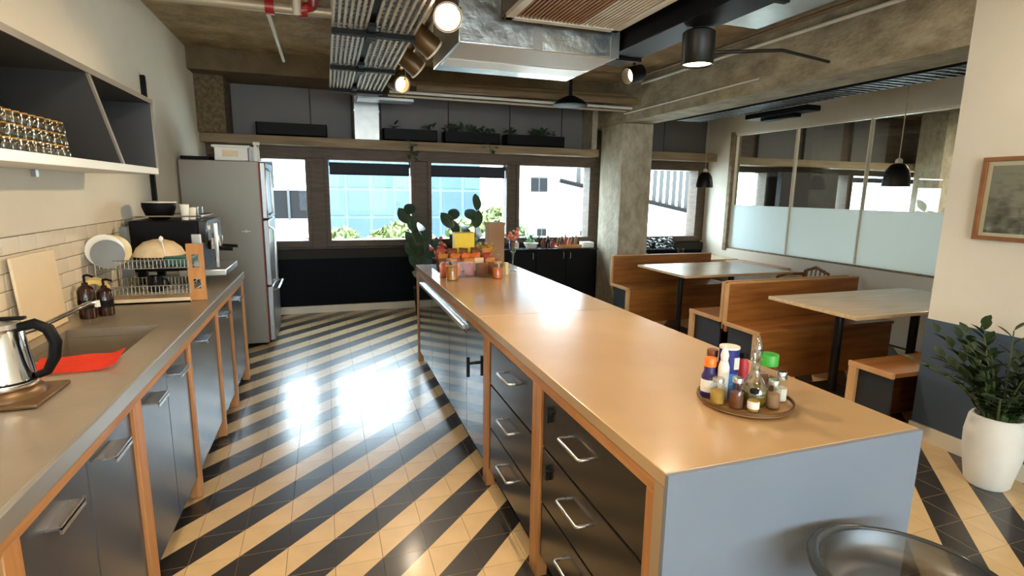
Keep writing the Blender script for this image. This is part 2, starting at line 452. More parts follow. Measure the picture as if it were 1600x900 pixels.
def window(n, x0, x1, z0, z1, mull=()):
    w = struct('window_%d' % n, BX(x0, x1, YB+.16, YB+.168, z0, z1), 'pane')
    f = NB()
    t = .045
    B(f, x0-.035, x0+t*.4, YB, YB+.22, z0-.05, z1+.03, .004); B(f, x1-t*.4, x1+.035, YB, YB+.22, z0-.05, z1+.03, .004)
    B(f, x0, x1, YB-.0, YB+.22, z1-.01, z1+.03); obj('frame', f, 'brown_frame', w)
    obj('sill', BX(x0-.035, x1+.035, YB-.035, YB+.22, z0-.08, z0, .005), 'brown_frame', w)
    for m_ in mull: obj('mullion', BX(m_-.012, m_+.012, YB+.13, YB+.2, z0, z1), 'brown_frame', w)
    portal((x0+x1)/2, YB+.23, (z0+z1)/2, x1-x0, z1-z0, (0, -1, 0))
    return w
for k, w in enumerate(WIN): window(k+1, *w)
def blind(x0, x1, label):
    t = thing('roller_blind', label, 'blind', ((x0+x1)/2, YB+.1, 1.80), 'roller blinds')
    obj('roll', CY(NB(), (x0+.03, YB+.1, 1.925), (x1-.03, YB+.1, 1.925), .022), 'blind_dark', t)
    obj('fabric', BX(x0+.03, x1-.03, YB+.075, YB+.083, 1.805, 1.925), 'blind_dark', t)
    obj('bottom_bar', BX(x0+.03, x1-.03, YB+.07, YB+.088, 1.79, 1.808, .003), 'black', t)
    obj('bracket', B(BX(x0+.022, x0+.03, YB+.08, YB+.13, 1.9, 1.986), x1-.03, x1-.022, YB+.08, YB+.13, 1.9, 1.986), 'black', t)
blind(WIN[1][0], WIN[1][1], 'short dark roller blind in the window nearest the fridge side')
blind(WIN[2][0], WIN[2][1], 'short dark roller blind in the window behind the leafy plants')

# ---- glazed partition on the nook side
wg = NB()
B(wg, XG, XG+.12, YP-.2, YB+.1, 0, .79); B(wg, XG, XG+.12, YP-.2, YB+.1, 2.50, ZC)
B(wg, XG, XG+.12, 6.86, YB+.1, .79, 2.50); B(wg, XG, XG+.12, YP-.2, 2.5, .79, 2.5)
struct('wall_glazed', wg, 'white_wall')
MU = [6.80, 5.69, 4.66, 3.63, 2.56]
wi = struct('window_9', BX(XG+.05, XG+.06, 2.5, 6.86, 1.46, 2.5), 'partition_glass')
for a, c in zip(MU, MU[1:]):
    obj('pane', BX(XG+.045, XG+.057, c+.01, a-.01, .81, 1.455), 'frost_film', wi, 'frosted lower half of the glass')
for y in MU: obj('mullion', BX(XG+.03, XG+.08, y-.011, y+.011, .79, 2.5, .003), 'mullion', wi)
obj('frame', B(BX(XG-.02, XG+.13, 6.80, 6.87, .76, 2.53, .004), XG+.02, XG+.09, 2.5, 6.85, .78, .81), 'wood_rail', wi)
obj('head_frame', BX(XG+.02, XG+.09, 2.5, 6.85, 2.475, 2.5), 'mullion', wi)
# ---- the room behind the partition: same facade goes on
struct('floor_next_room', BX(XG, 14, YP-3, YF, -.2, -.004), 'street')
nb = NB(); B(nb, 14, 14.2, YP-3, YF, 0, ZC); B(nb, XG+.12, 14, YP-3.2, YP-3, 0, ZC); struct('wall_next_room', nb, 'white_wall')
NW = [(6.35, 7.08), (8.40, 8.93), (9.0, 11.5)]
nx = [6.05]
for w in NW: nx += [w[0], w[1]]
nx += [14]
nb = NB()
for a, c in zip(nx[0::2], nx[1::2]):
    if c > a: B(nb, a, c, YB+.02, YF, .86, 1.985)
struct('wall_back_next_room', nb, 'board_dark')
for k, (a, c) in enumerate(NW):
    w = struct('window_%d' % (k+10), BX(a, c, YB+.16, YB+.168, .86, 1.985), 'pane')
    f = NB(); B(f, a, a+.03, YB, YB+.2, .86, 1.985); B(f, c-.03, c, YB, YB+.2, .86, 1.985); obj('frame', f, 'brown_frame', w)
    portal((a+c)/2, YB+.23, 1.42, c-a, 1.1, (0, -1, 0))
obj('blind', BX(9.03, 11.4, YB+.07, YB+.09, 1.86, 1.95), 'blind_dark', bpy.data.objects['window_12'])
rl = NB(); B(rl, XG+.12, 12.5, 7.1, YB+.14, 2.08, 2.2, .006); struct('trim_3', rl, 'wood_rail')
nc = NB(); B(nc, 10.1, 10.75, 6.6, 7.05, 0, ZC); struct('column_next_room', nc, 'concrete_column')
for k, x in enumerate((6.9, 7.9, 9.0)):
    struct('panel_next_room' if k == 0 else 'panel_next_room', BX(x, x+.85, YB+.08, YB+.15, 2.2, 2.95), 'grey_panel')
for i_, (x_, y_) in enumerate(((8.6, 4.6), (10.6, 4.6))):  # ceiling lamps added only to brighten the room behind the glass
    lp = thing('next_room_fill_lamp', ('nearer' if i_ == 0 else 'farther')+' added square fill lamp in the next room', 'lamp', (x_, y_, 2.9), 'added fill lamps of the next room')
    obj('housing', BX(x_-.32, x_+.32, y_-.32, y_+.32, 2.93, ZC-.001), 'slat_white', lp); obj('diffuser', BX(x_-.3, x_+.3, y_-.3, y_+.3, 2.92, 2.929), 'bulb_dim', lp)
    l = bpy.data.lights.new('panel_fill_light', 'AREA'); l.size = .6; l.energy = 60; l.color = (1, .9, .75)
    o = bpy.data.objects.new('panel_fill_light', l); COL.objects.link(o); o.parent = lp; o.location = (0, 0, .015)
nd = NB(); B(nd, 7.12, 8.36, 7.1, 7.2, 1.0, 1.99, .01); single('notice_board', nd, 'board_dark', 'large dark board in the next room, seen through the glass', 'board', (7.74, 7.15, 1.0))

# ================================================================== ISLAND
IX0, IX1, IY0, IY1, IZ = .765, 1.656, 1.035, 4.99, .92
isl = thing('kitchen_island', 'long tan topped island with black drawers and grey end panel', 'island', ((IX0+IX1)/2, (IY0+IY1)/2, 0))
obj('worktop', BX(IX0, IX1, IY0, IY1-2.2, .88, IZ, .003), ['island_top'], isl)
obj('worktop', BX(IX0, IX1, IY1-2.198, IY1, .88, IZ, .003), ['island_top'], isl)
obj('end_panel', BX(IX0, IX1, IY0-.014, IY0, 0, .9185, .001), 'island_grey', isl, 'blue grey end panel')
obj('edge_strip', BX(IX0, IX0+.05, IY0+.0005, IY0+.042, .0, .8795), 'island_edge', isl)
obj('body', B(BX(IX0+.05, IX1-.02, IY0+.05, IY1-.03, .1, .88), IX0+.09, IX1-.04, IY0+.05, IY1-.05, 0, .1), 'black', isl)
obj('top_rail', BX(IX0+.008, IX0+.05, IY0+.043, IY1, .835, .879, .002), 'oak_frame_long', isl)
for y0, y1 in ((1.078, 1.122), (1.87, 1.96), (2.62, 2.70), (4.93, 4.99)):
    obj('post', BX(IX0+.006, IX0+.055, y0, y1, 0, .836, .003), 'oak_frame', isl)
obj('kick_plate', BX(IX0+.07, IX0+.09, 1.13, 4.92, 0, .1), 'black', isl)
def u_handle(bm, x, y0, y1, z, out=-.035, r=.006):
    TU(bm, [(x, y0, z), (x+out*.8, y0, z), (x+out, y0+.006*(1 if y1 > y0 else -1), z), (x+out, y1-.006*(1 if y1 > y0 else -1), z), (x+out*.8, y1, z), (x, y1, z)], r, 8)
    return bm
for (y0, y1) in ((1.126, 1.865), (1.965, 2.615)):
    for (z0, z1) in ((.60, .83), (.355, .592), (.11, .347)):
        d = obj('drawer', BX(IX0+.016, IX0+.06, y0+.003, y1-.003, z0, z1, .003), 'cabinet_black', isl)
        ym = (y0+y1)/2 + (.06 if y0 < 1.5 else 0)
        obj('handle', u_handle(NB(), IX0+.016, ym-.085, ym+.085, (z0+z1)/2+.02), 'brushed', d, 'silver bar handle')
for z in (.77, .53):
    obj('cable_clip', B(CY(NB(), (IX0+.018, 1.79, z), (IX0-.002, 1.79, z), .012), IX0+.0, IX0+.018, 1.783, 1.797, z-.04, z+.02), 'black_metal', isl)
for (y0, y1, mt) in ((2.705, 3.10, 'cabinet_gloss'), (3.106, 3.60, 'cabinet_gloss'), (3.605, 4.27, 'cabinet_gloss'), (4.275, 4.925, 'cabinet_gloss')):
    d = obj('door', BX(IX0+.014, IX0+.06, y0, y1, .11, .75 if y0 > 3.1 else .832, .002), mt, isl)
    if y0 < 3: obj('handle', u_handle(NB(), IX0+.014, 2.86, 2.86+.001, .56) if False else CY(CY(NB(), (IX0+.014, 2.9, .62), (IX0-.03, 2.9, .62), .009), (IX0-.028, 2.90, .66), (IX0-.028, 2.90, .54), .010), 'black_metal', d)
obj('pull_rail', B(BX(IX0-.010, IX0+.014, 3.12, 4.75, .765, .792, .005), IX0+.014, IX0+.05, 3.106, 4.92, .755, .832), 'brushed', isl, 'long polished steel pull rail')

# ================================================================== LEFT COUNTER
CX, CZ = -.68, .92
CY0, CY1 = .3, 4.87
ct = thing('kitchen_counter', 'stainless steel kitchen counter with sink along the left wall', 'counter', ((XL+CX)/2, (CY0+CY1)/2, 0))
SX0, SX1, SY0, SY1 = -1.20, -.82, 2.50, 3.04
def frame_top(bm, x0, x1, y0, y1, hx0, hx1, hy0, hy1, z0, z1):
    B(bm, x0, x1, y0, hy0, z0, z1); B(bm, x0, x1, hy1, y1, z0, z1); B(bm, x0, hx0, hy0, hy1, z0, z1); B(bm, hx1, x1, hy0, hy1, z0, z1); return bm
obj('worktop', frame_top(NB(), XL+.012, CX, CY0, CY1, SX0, SX1, SY0, SY1, .88, CZ), 'steel_top', ct)
obj('front_edge', BX(CX-.004, CX+.014, CY0, CY1, .868, CZ+.003, .004), 'steel', ct, 'bright steel front edge')
sb = NB(); t = .006
B(sb, SX0-t, SX0, SY0-t, SY1+t, .60, .879); B(sb, SX1, SX1+t, SY0-t, SY1+t, .60, .879); B(sb, SX0, SX1, SY0-t, SY0, .60, .879); B(sb, SX0, SX1, SY1, SY1+t, .60, .879); B(sb, SX0, SX1, SY0, SY1, .595, .602)
sk = obj('sink_basin', sb, 'steel_top', ct); obj('drain', CY(NB(), (-1.0, 2.77, .602), (-1.0, 2.77, .607), .04, n=20), 'chrome', sk)
POSTS = [(.3, .36), (1.30, 1.37), (2.13, 2.21), (2.945, 2.985), (3.69, 3.725), (4.20, 4.24), (4.80, 4.86)]
for y0, y1 in POSTS: obj('post', BX(CX-.05, CX+.004, y0, y1, 0.01, .835, .003), 'oak_frame', ct)
obj('top_rail', BX(CX-.05, CX+.003, CY0, 4.86, .828, .87, .002), 'oak_frame_long', ct)
obj('carcass', B(BX(XL+.03, CX-.05, CY0+.02, 2.45, .12, .875), XL+.03, CX-.05, 3.08, 4.84, .12, .875), 'charcoal', ct)
obj('carcass', B(BX(XL+.03, CX-.05, 2.45, 3.08, .12, .58), CX-.07, CX-.05, 2.45, 3.08, .58, .87), 'charcoal', ct)
obj('kick_plate', BX(CX-.12, CX-.1, CY0, 4.8, 0, .12), 'black', ct)
obj('end_panel', BX(XL+.03, CX-.04, 4.84, 4.862, .0, .875), 'cabinet_navy', ct)
for a, c in zip(POSTS, POSTS[1:]):
    y0, y1 = a[1]+.004, c[0]-.004
    n = 2 if y1-y0 > .7 else 1
    for k in range(n):
        p, q = y0+(y1-y0)*k/n+.002, y0+(y1-y0)*(k+1)/n-.002
        d = obj('door', BX(CX-.045, CX-.008, p, q, .13, .822, .003), 'cabinet_navy', ct)
        m_ = (p+q)/2
        hb = NB(); B(hb, CX-.008, CX+.028, m_-.07, m_+.07, .762, .768); B(hb, CX+.022, CX+.028, m_-.07, m_+.07, .750, .775)
        obj('handle', hb, 'brushed', d, 'silver bar handle')

# ================================================================== FRIDGE
fr = thing('fridge', 'tall grey double door fridge beside the windows', 'fridge', (-.95, 6.2, 0))
FX0, FX1, FY0, FY1 = XL+.02, -.615, 5.89, 6.62
obj('body', BX(FX0, FX1, FY0, FY1, .03, 1.86, .008), 'fridge_side', fr)
for z0, z1 in ((1.30, 1.855), (.625, 1.292), (.05, .617)):
    d = obj('door', BX(FX1+.006, FX1+.065, FY0+.002, FY1-.002, z0, z1, .012), 'fridge_door', fr)
    hb = NB(); zc = (z0+z1)/2; ya = FY0+.035
    if z0 < .1 : TU(hb, [(FX1+.065, ya, .575), (FX1+.11, ya+.02, .585), (FX1+.11, FY1-.06, .585), (FX1+.065, FY1-.04, .575)], .011, 8)
    else: TU(hb, [(FX1+.065, ya, z0+.04), (FX1+.105, ya, z0+.07), (FX1+.105, ya, z1-.1), (FX1+.065, ya, z1-.06)], .011, 8)
    obj('handle', hb, 'brushed', d, 'brushed vertical handle' if z0 > .1 else 'brushed horizontal handle')
obj('hinge_strip', BX(FX1-.002, FX1+.006, FY0-.001, FY1, .05, 1.855), 'red_pack', fr, 'thin dark red door seal')
obj('magnet', B(SP(NB(), (-.76, FY0-.004, 1.18), .014, (1, .4, 1)), -.80, -.72, FY0-.003, FY0, 1.176, 1.184), 'slat_white', fr, 'small magnet on the side')
obj('foot', CY(CY(NB(), (-1.25, 5.95, 0), (-1.25, 5.95, .03), .02), (-.66, 5.95, 0), (-.66, 5.95, .03), .02), 'black', fr)
t = thing('storage_box', 'white plastic storage box on top of the fridge', 'box', (-.86, 6.08, 1.86))
bx = NB()
for a in ((-1.0, -.70, 5.95, 5.955, 1.861, 1.99), (-1.0, -.70, 6.225, 6.23, 1.861, 1.99), (-1.0, -.995, 5.95, 6.23, 1.861, 1.99), (-.705, -.70, 5.95, 6.23, 1.861, 1.99), (-1.0, -.70, 5.95, 6.23, 1.861, 1.866)): B(bx, *a)
obj('tub', bx, 'plastic_white', t); obj('lid', BX(-1.02, -.68, 5.935, 6.245, 1.985, 2.01, .006), 'plastic_white', t)
obj('label_card', BX(-.93, -.79, 5.945, 5.95, 1.90, 1.96), 'board_cream', t)
t = thing('spray_bottle', 'small white spray bottle at the fridge top edge', 'bottle', (-.64, 6.0, 1.86))
obj('bottle_body', LA(NB(), [(0, 0), (.034, 0), (.036, .02), (.036, .11), (.014, .15), (.014, .16), (0, .16)], (-.64, 6.0, 1.861)), 'plastic_white', t)
obj('trigger_head', B(BX(-.66, -.60, 5.985, 6.015, 2.02, 2.05, .004), -.615, -.607, 5.99, 6.01, 1.98, 2.02), 'slat_white', t)
t = thing('black_tray', 'flat black tray on the fridge by the wall', 'tray', (-1.15, 6.02, 1.86))
obj('tray_base', BX(-1.28, -1.03, 5.92, 6.15, 1.861, 1.868), 'black', t)
rm = NB()
for a in ((-1.28, -1.03, 5.92, 5.928), (-1.28, -1.03, 6.142, 6.15), (-1.28, -1.272, 5.92, 6.15), (-1.038, -1.03, 5.92, 6.15)): B(rm, *a, 1.861, 1.895)
obj('rim', rm, 'black', t)

# ================================================================== WALL SHELF
ws = thing('wall_shelf', 'open dark grey wall shelf above the kitchen counter', 'shelf', (-1.13, 2.5, 1.7))
W0, W1, WX = 1.0, 3.83, -.95
obj('bottom_board', BX(XL, WX, W0, W1, 1.674, 1.712, .003), 'shelf_white', ws, 'pale bottom board')
obj('top_board', BX(XL, WX, W0, W1, 2.082, 2.104, .003), 'charcoal', ws)
obj('back_board', BX(XL, XL+.012, W0, W1, 1.712, 2.082), 'charcoal', ws)
obj('end_board', BX(XL+.012, WX-.004, W1-.022, W1, 1.712, 2.082), 'charcoal', ws)
obj('front_strip', B(BX(WX-.002, WX+.004, W0, W1, 2.08, 2.106), WX-.004, WX+.002, W1-.023, W1, 1.712, 2.08), 'fridge_side', ws, 'pale front edging')
for (a, c) in ((2.91, 3.235),):
    dv = NB(); PRISM(dv, [(a, 2.082), (a+.022, 2.082), (c+.022, 1.712), (c, 1.712)], 0, XL+.012, WX-.01); obj('divider', dv, 'charcoal', ws, 'slanted divider')
    dv = NB(); PRISM(dv, [(a-.002, 2.082), (a+.024, 2.082), (c+.024, 1.712), (c-.002, 1.712)], 0, WX-.01, WX); obj('divider_edge', dv, 'fridge_side', ws, 'pale edge of the slanted divider')
dv = NB(); PRISM(dv, [(1.95, 2.082), (1.972, 2.082), (2.0, 1.712), (1.978, 1.712)], 0, XL+.012, WX-.01); obj('divider', dv, 'charcoal', ws)
obj('bracket', BX(XL, XL+.02, 3.2, 3.23, 1.64, 1.674), 'galvanised', ws)
# tumblers stacked upside down
gl = NB(); LA(gl, [(.036, 0), (.037, .002), (.034, .045), (.030, .058), (0, .060)], n=12)
LA(gl, [(.0345, .001), (.0315, .044), (.027, .052), (0, .053)], n=12)
GM = mesh_of(gl, 'drink_glass', 'drinking_glass')
gb = NB(); LA(gb, [(0, .0605), (.028, .0605), (.030, .058), (.028, .0555), (0, .0555)], n=12); GBM = mesh_of(gb, 'spice_gold', 'glass_foot')
rows = ['bottom', 'middle', 'top']; deep = ['front', 'second', 'back']
ORD = 'first second third fourth fifth sixth seventh eighth ninth tenth eleventh twelfth thirteenth fourteenth'.split()
for lv in range(3):
    for i in range(3):
        for j in range(14):
            y = 2.67 - j*.054 - .012*lv; x = -.985 - i*.056
            o = bpy.data.objects.new('drinking_glass', GM); COL.objects.link(o); o.scale = (.7, .7, .7)
            o.location = (x+random.uniform(-.002, .002), y+random.uniform(-.002, .002), 1.7128+lv*.0445)
            tag(o, 'upturned amber tumbler, %s layer, %s row, %s from the right on the wall shelf' % (rows[lv], deep[i], ORD[j]), 'glass', 'tumblers stacked on the wall shelf')
            inst('glass_foot', GBM, o).location = (0, 0, 0)
single('wall_conduit', B(BX(XL, XL+.03, 5.06, 5.10, 1.35, 2.45), XL, XL+.04, 5.05, 5.11, 1.33, 1.37), 'black', 'black vertical cable duct on the white wall', 'conduit', (XL+.015, 5.08, 1.33))

# ================================================================== THINGS ON THE COUNTER
# kettle
kx, ky, kz = -1.0, 2.07, CZ
k = thing('kettle', 'polished steel electric kettle with black loop handle', 'kettle', (kx, ky, kz))
obj('base_plate', B(NB(), kx-.12, kx+.13, ky-.12, ky+.12, kz+.001, kz+.016, .006), 'bronze', k)
obj('base_dock', LA(NB(), [(.105, .016), (.10, .034), (.085, .046), (0, .046)], (kx, ky, kz)), 'bronze', k)
obj('body', LA(NB(), [(0, .047), (.088, .047), (.091, .056), (.088, .066), (.085, .075), (.074, .16), (.066, .225), (.062, .235), (0, .236)], (kx, ky, kz), 32), 'chrome', k)
obj('band', LA(NB(), [(.0895, .064), (.092, .067), (.0885, .071)], (kx, ky, kz), 32), 'black', k)
lid = obj('lid', LA(NB(), [(.062, .236), (.058, .25), (.02, .262), (0, .263)], (kx, ky, kz), 28), 'steel', k)
obj('knob', B(SP(NB(), (kx, ky, kz+.272), .012), kx-.02, kx+.08, ky-.012, ky+.012, kz+.26, kz+.27, .003), 'black', lid)
hp = [(kx+.058, ky, kz+.235), (kx+.10, ky, kz+.245), (kx+.135, ky, kz+.225), (kx+.15, ky, kz+.18), (kx+.142, ky, kz+.13), (kx+.118, ky, kz+.085), (kx+.092, ky, kz+.075)]
obj('handle', TU(NB(), hp, [.014, .017, .018, .018, .017, .014, .012], 10), 'black', k, 'black loop handle')
obj('spout', TU(NB(), [(kx-.06, ky, kz+.19), (kx-.085, ky, kz+.215), (kx-.1, ky, kz+.235)], [.025, .018, .014], 10), 'chrome', k)
# orange cloth
cl = NB(); n1, n2 = 16, 6; vv = []
for i in range(n1+1):
    for j in range(n2+1):
        u, v = i/n1, j/n2
        x = -1.04+.265*u; y = 2.29+.12*v+.02*u
        z = CZ+.006+.004*math.sin(u*5+v*2)**2+(.016*max(0, u-.85)/.15)+.03*v
        vv.append(cl.verts.new((x, y, z)))
for i in range(n1):
    for j in range(n2):
        a = i*(n2+1)+j; cl.faces.new((vv[a], vv[a+n2+1], vv[a+n2+2], vv[a+1]))
bmesh.ops.solidify(cl, geom=cl.faces[:], thickness=.006)
single('dish_cloth', cl, 'orange_cloth', 'bright orange cloth folded along the sink edge', 'cloth', (-.9, 2.36, CZ))
# faucet
f = thing('faucet', 'chrome kitchen faucet behind the sink', 'faucet', (-1.25, 2.74, CZ))
obj('base', LA(NB(), [(0, .001), (.03, .001), (.03, .01), (.022, .02), (.02, .09), (0, .092)], (-1.25, 2.74, CZ)), 'chrome', f)
obj('spout', TU(NB(), [(-1.25, 2.74, CZ+.06), (-1.20, 2.78, CZ+.075), (-1.13, 2.90, CZ+.11), (-1.08, 2.99, CZ+.135), (-1.05, 3.0, CZ+.135)], .011, 10), 'chrome', f)
obj('aerator', CY(NB(), (-1.052, 3.0, CZ+.145), (-1.05, 3.0, CZ+.115), .012), 'plastic_white', f)
obj('lever', TU(NB(), [(-1.25, 2.74, CZ+.09), (-1.225, 2.70, CZ+.12), (-1.21, 2.60, CZ+.125)], .007, 8), 'chrome', f)
# leaning board
bd = NB(); B(bd, -.006, .006, 0, .40, 0, .37, .004); XF(bd, Matrix.Translation((-1.27, 2.84, CZ+.001)) @ Matrix.Rotation(-.06, 4, 'Y'))
single('cutting_board', bd, 'board_cream', 'cream cutting board leaning on the tiled wall behind the kettle', 'cutting board', (-1.255, 2.97, CZ))
# amber bottles
for i, (x, y, h, lab) in enumerate(((-1.20, 3.30, .20, 'brown pump soap bottle beside the cream cutting board'), (-1.14, 3.36, .17, 'dark brown soap bottle beside the dish rack'))):
    s = thing('soap_bottle', lab, 'bottle', (x, y, CZ), 'brown soap bottles by the sink')
    obj('bottle_body', LA(NB(), [(0, .001), (.036, .001), (.038, .01), (.038, h*.72), (.03, h*.82), (.014, h*.88), (.014, h*.94), (0, h*.94)], (x, y, CZ)), 'amber_bottle', s)
    obj('label', LA(NB(), [(.0385, h*.28), (.0385, h*.5)], (x, y, CZ)), 'black', s)
    obj('pump', TU(TU(NB(), [(x, y, CZ+h*.94), (x, y, CZ+h*1.12)], .006, 8), [(x, y, CZ+h*1.12), (x+.02, y-.01, CZ+h*1.14), (x+.045, y-.02, CZ+h*1.1)], .006, 8), 'black', s)
# dish rack
RX0, RX1, RY0, RY1 = -1.27, -.80, 3.66, 4.02
dr = thing('dish_rack', 'two tier wire dish rack with wooden end on the counter', 'dish rack', ((RX0+RX1)/2, (RY0+RY1)/2, CZ))
obj('drip_tray', B(BX(RX0, RX1, RY0-.03, RY1, CZ+.001, CZ+.01), RX0, RX1, RY0-.03, RY0-.02, CZ+.001, CZ+.03), 'board_cream', dr)
for z, nm in ((CZ+.05, 'lower_basket'), (CZ+.205, 'upper_basket')):
    wb_ = NB()
    for y in (RY0, RY1):
        for zz in (z, z+.05): CY(wb_, (RX0, y, zz), (RX1, y, zz), .003, n=6)
    for x in (RX0, RX1):
        for zz in (z, z+.05): CY(wb_, (x, RY0, zz), (x, RY1, zz), .003, n=6)
    for q in range(24):
        x = RX0+(RX1-RX0)*q/23; TU(wb_, [(x, RY0, z+.05), (x, RY0, z), (x, RY1, z), (x, RY1, z+.05)], .0022, 5)
    obj(nm, wb_, 'wire', dr)
for x, y in ((RX0, RY0), (RX0, RY1), (RX1, RY1)): obj('upright', CY(NB(), (x, y, CZ+.005), (x, y, CZ+.27), .005, n=8), 'wire', dr)
def holed_board(bm, y0, y1, z0, z1, x0, x1, holes):
    zz = [z0]
    for a, c in holes: zz += [a, c]
    zz += [z1]; ym, w = (y0+y1)/2, (y1-y0)*.22
    for i in range(0, len(zz)-1):
        if i % 2 == 0: B(bm, x0, x1, y0, y1, zz[i], zz[i+1])
        else: B(bm, x0, x1, y0, ym-w, zz[i], zz[i+1]); B(bm, x0, x1, ym+w, y1, zz[i], zz[i+1])
    return bm
# the end board faces the camera: swap axes by a quarter turn
eb = holed_board(NB(), -.045, .045, 0, .345, -.009, .009, [(.07, .13), (.2, .28)])
XF(eb, Matrix.Translation((-.765, 3.68, CZ+.002)) @ Matrix.Rotation(PI/2, 4, 'Z')); obj('wooden_end', eb, 'crate_wood', dr, 'wooden upright with slots')
# crockery in the rack
dm = NB(); LA(dm, [(.14, 0), (.143, .004), (.12, .05), (.08, .085), (.03, .1), (0, .102)], n=32); LA(dm, [(.135, .002), (.115, .045), (.075, .08), (0, .096)], n=32)
XF(dm, Matrix.Translation((-.99, 3.84, CZ+.262))); single('serving_bowl', dm, 'cream_pack', 'large pale bowl turned upside down on the dish rack', 'bowl', (-1.03, 3.82, CZ+.262))
for i, (x, y, tilt, mt, r, lab) in enumerate(((-1.235, 3.72, .18, 'ceramic', .095, 'white plate standing nearest the wall in the rack'), (-1.215, 3.79, .2, 'ceramic_yellow', .09, 'cream yellow plate standing in the rack'), (-1.205, 3.66, .15, 'rubber_grey', .082, 'grey plate standing at the front of the rack'))):
    p = NB(); LA(p, [(0, 0), (r*.6, 0), (r, .012), (r*1.01, .015), (r*.62, .006), (0, .006)], n=28)
    XF(p, Matrix.Translation((x, y, CZ+.212+r)) @ Matrix.Rotation(PI/2-tilt, 4, 'X') @ Matrix.Rotation(.5, 4, 'Y'))
    single('plate', p, mt, lab, 'plate', (x, y, CZ+.212), 'plates in the rack')
pn = NB(); LA(pn, [(.04, 0), (.06, 0), (.07, .02), (.074, .022), (.064, .004), (.04, .004), (.04, 0)], n=28)
XF(pn, Matrix.Translation((-1.235, 3.50, CZ+.11)) @ Matrix.Rotation(PI/2-.25, 4, 'X') @ Matrix.Rotation(.75, 4, 'Y'))
single('round_tray', pn, 'ceramic_yellow', 'small round brass coloured tray leaning by the brown bottles', 'tray', (-1.235, 3.47, CZ+.03))
single('green_container', B(BX(-.93, -.81, 3.70, 3.96, CZ+.212, CZ+.262, .01), -.935, -.805, 3.695, 3.965, CZ+.258, CZ+.27, .004), 'green_plastic', 'dark green plastic container in the upper dish rack', 'container', (-.87, 3.83, CZ+.212))
sp = NB(); TU(sp, [(-.93, 3.72, CZ+.28), (-.94, 3.71, CZ+.36)], .004, 6); SP(sp, (-.942, 3.708, CZ+.375), .014, (1, .5, 1.4), 1); single('steel_spoon', sp, 'ceramic', 'pale spoon standing up out of the dish rack', 'spoon', (-.93, 3.72, CZ+.27))
mg = thing('black_mug', 'black mug on the lower tier of the dish rack', 'mug', (-1.0, 3.74, CZ+.055))
obj('cup', LA(NB(), [(0, 0), (.038, 0), (.042, .01), (.042, .095), (.038, .095), (.037, .012), (0, .012)], (-1.0, 3.74, CZ+.055)), 'black_gloss', mg)
obj('handle', TU(NB(), [(-.962, 3.74, CZ+.13), (-.935, 3.74, CZ+.125), (-.93, 3.74, CZ+.10), (-.94, 3.74, CZ+.08), (-.962, 3.74, CZ+.075)], .006, 8), 'black_gloss', mg)
for i, x in enumerate((-1.12, -1.085)):
    single('drinking_glass', LA(NB(), [(0, 0), (.014, 0), (.016, .09), (.013, .09), (.012, .004), (0, .004)], (x, 3.72, CZ+.055)), 'drink_glass', 'slim glass on the lower rack, %s the black mug' % ('farther from' if i == 0 else 'nearer to'), 'glass', (x, 3.72, CZ+.055), 'slim glasses in the rack')
# utensil holder / board behind rack
single('grey_grater', PRISM(NB(), [(-1.29, CZ+.001), (-1.22, CZ+.001), (-1.235, CZ+.42), (-1.275, CZ+.42)], 1, 4.12, 4.16), 'rubber_grey', 'dark grey upright board against the wall beside the coffee machine', 'board', (-1.255, 4.14, CZ))
# coffee machine
cm = thing('espresso_machine', 'black espresso machine with chrome front on the counter end', 'coffee machine', (-.98, 4.5, CZ))
obj('body', BX(-1.27, -.86, 4.28, 4.80, CZ+.10, CZ+.45, .01), 'black', cm)
obj('front_panel', BX(-.86, -.80, 4.28, 4.80, CZ+.30, CZ+.455, .01), 'black_gloss', cm)
obj('side_panel', B(BX(-.90, -.84, 4.26, 4.282, CZ+.06, CZ+.36, .004), -.76, -.735, 4.26, 4.285, CZ+.12, CZ+.44, .006), 'brushed', cm)
obj('drip_tray', BX(-1.0, -.70, 4.28, 4.80, CZ+.06, CZ+.105, .006), 'brushed', cm)
obj('foot', B(B(BX(-1.25, -1.2, 4.3, 4.35, CZ+.001, CZ+.1), -1.25, -1.2, 4.73, 4.78, CZ+.001, CZ+.1), -.95, -.9, 4.3, 4.78, CZ+.001, CZ+.06), 'black', cm)
for y in (4.42, 4.66):
    g = obj('group_head', CY(NB(), (-.80, y, CZ+.32), (-.80, y, CZ+.24), .032), 'chrome', cm)
    obj('portafilter', TU(NB(), [(-.80, y, CZ+.245), (-.74, y, CZ+.24), (-.67, y, CZ+.235)], .012, 8), 'black', g)
obj('steam_wand', TU(NB(), [(-.78, 4.31, CZ+.36), (-.75, 4.30, CZ+.3), (-.76, 4.30, CZ+.14)], .006, 8), 'chrome', cm)
obj('gauge', CY(NB(), (-.80, 4.32, CZ+.40), (-.79, 4.32, CZ+.40), .02), 'ceramic', cm)
obj('cup_rail', TU(NB(), [(-1.25, 4.3, CZ+.48), (-.84, 4.3, CZ+.48), (-.84, 4.78, CZ+.48), (-1.25, 4.78, CZ+.48)], .005, 6), 'chrome', cm)
gh = thing('grinder_hopper', 'black bowl shaped hopper standing on the espresso machine', 'hopper', (-1.12, 4.44, CZ+.45))
obj('bowl', LA(NB(), [(0, 0), (.05, 0), (.085, .03), (.105, .09), (.105, .125), (.098, .125), (.09, .05), (0, .02)], (-1.12, 4.44, CZ+.451)), 'black', gh)
obj('rim', LA(NB(), [(.1, .12), (.109, .12), (.109, .13), (.1, .13)], (-1.12, 4.44, CZ+.451)), 'slat_white', gh)
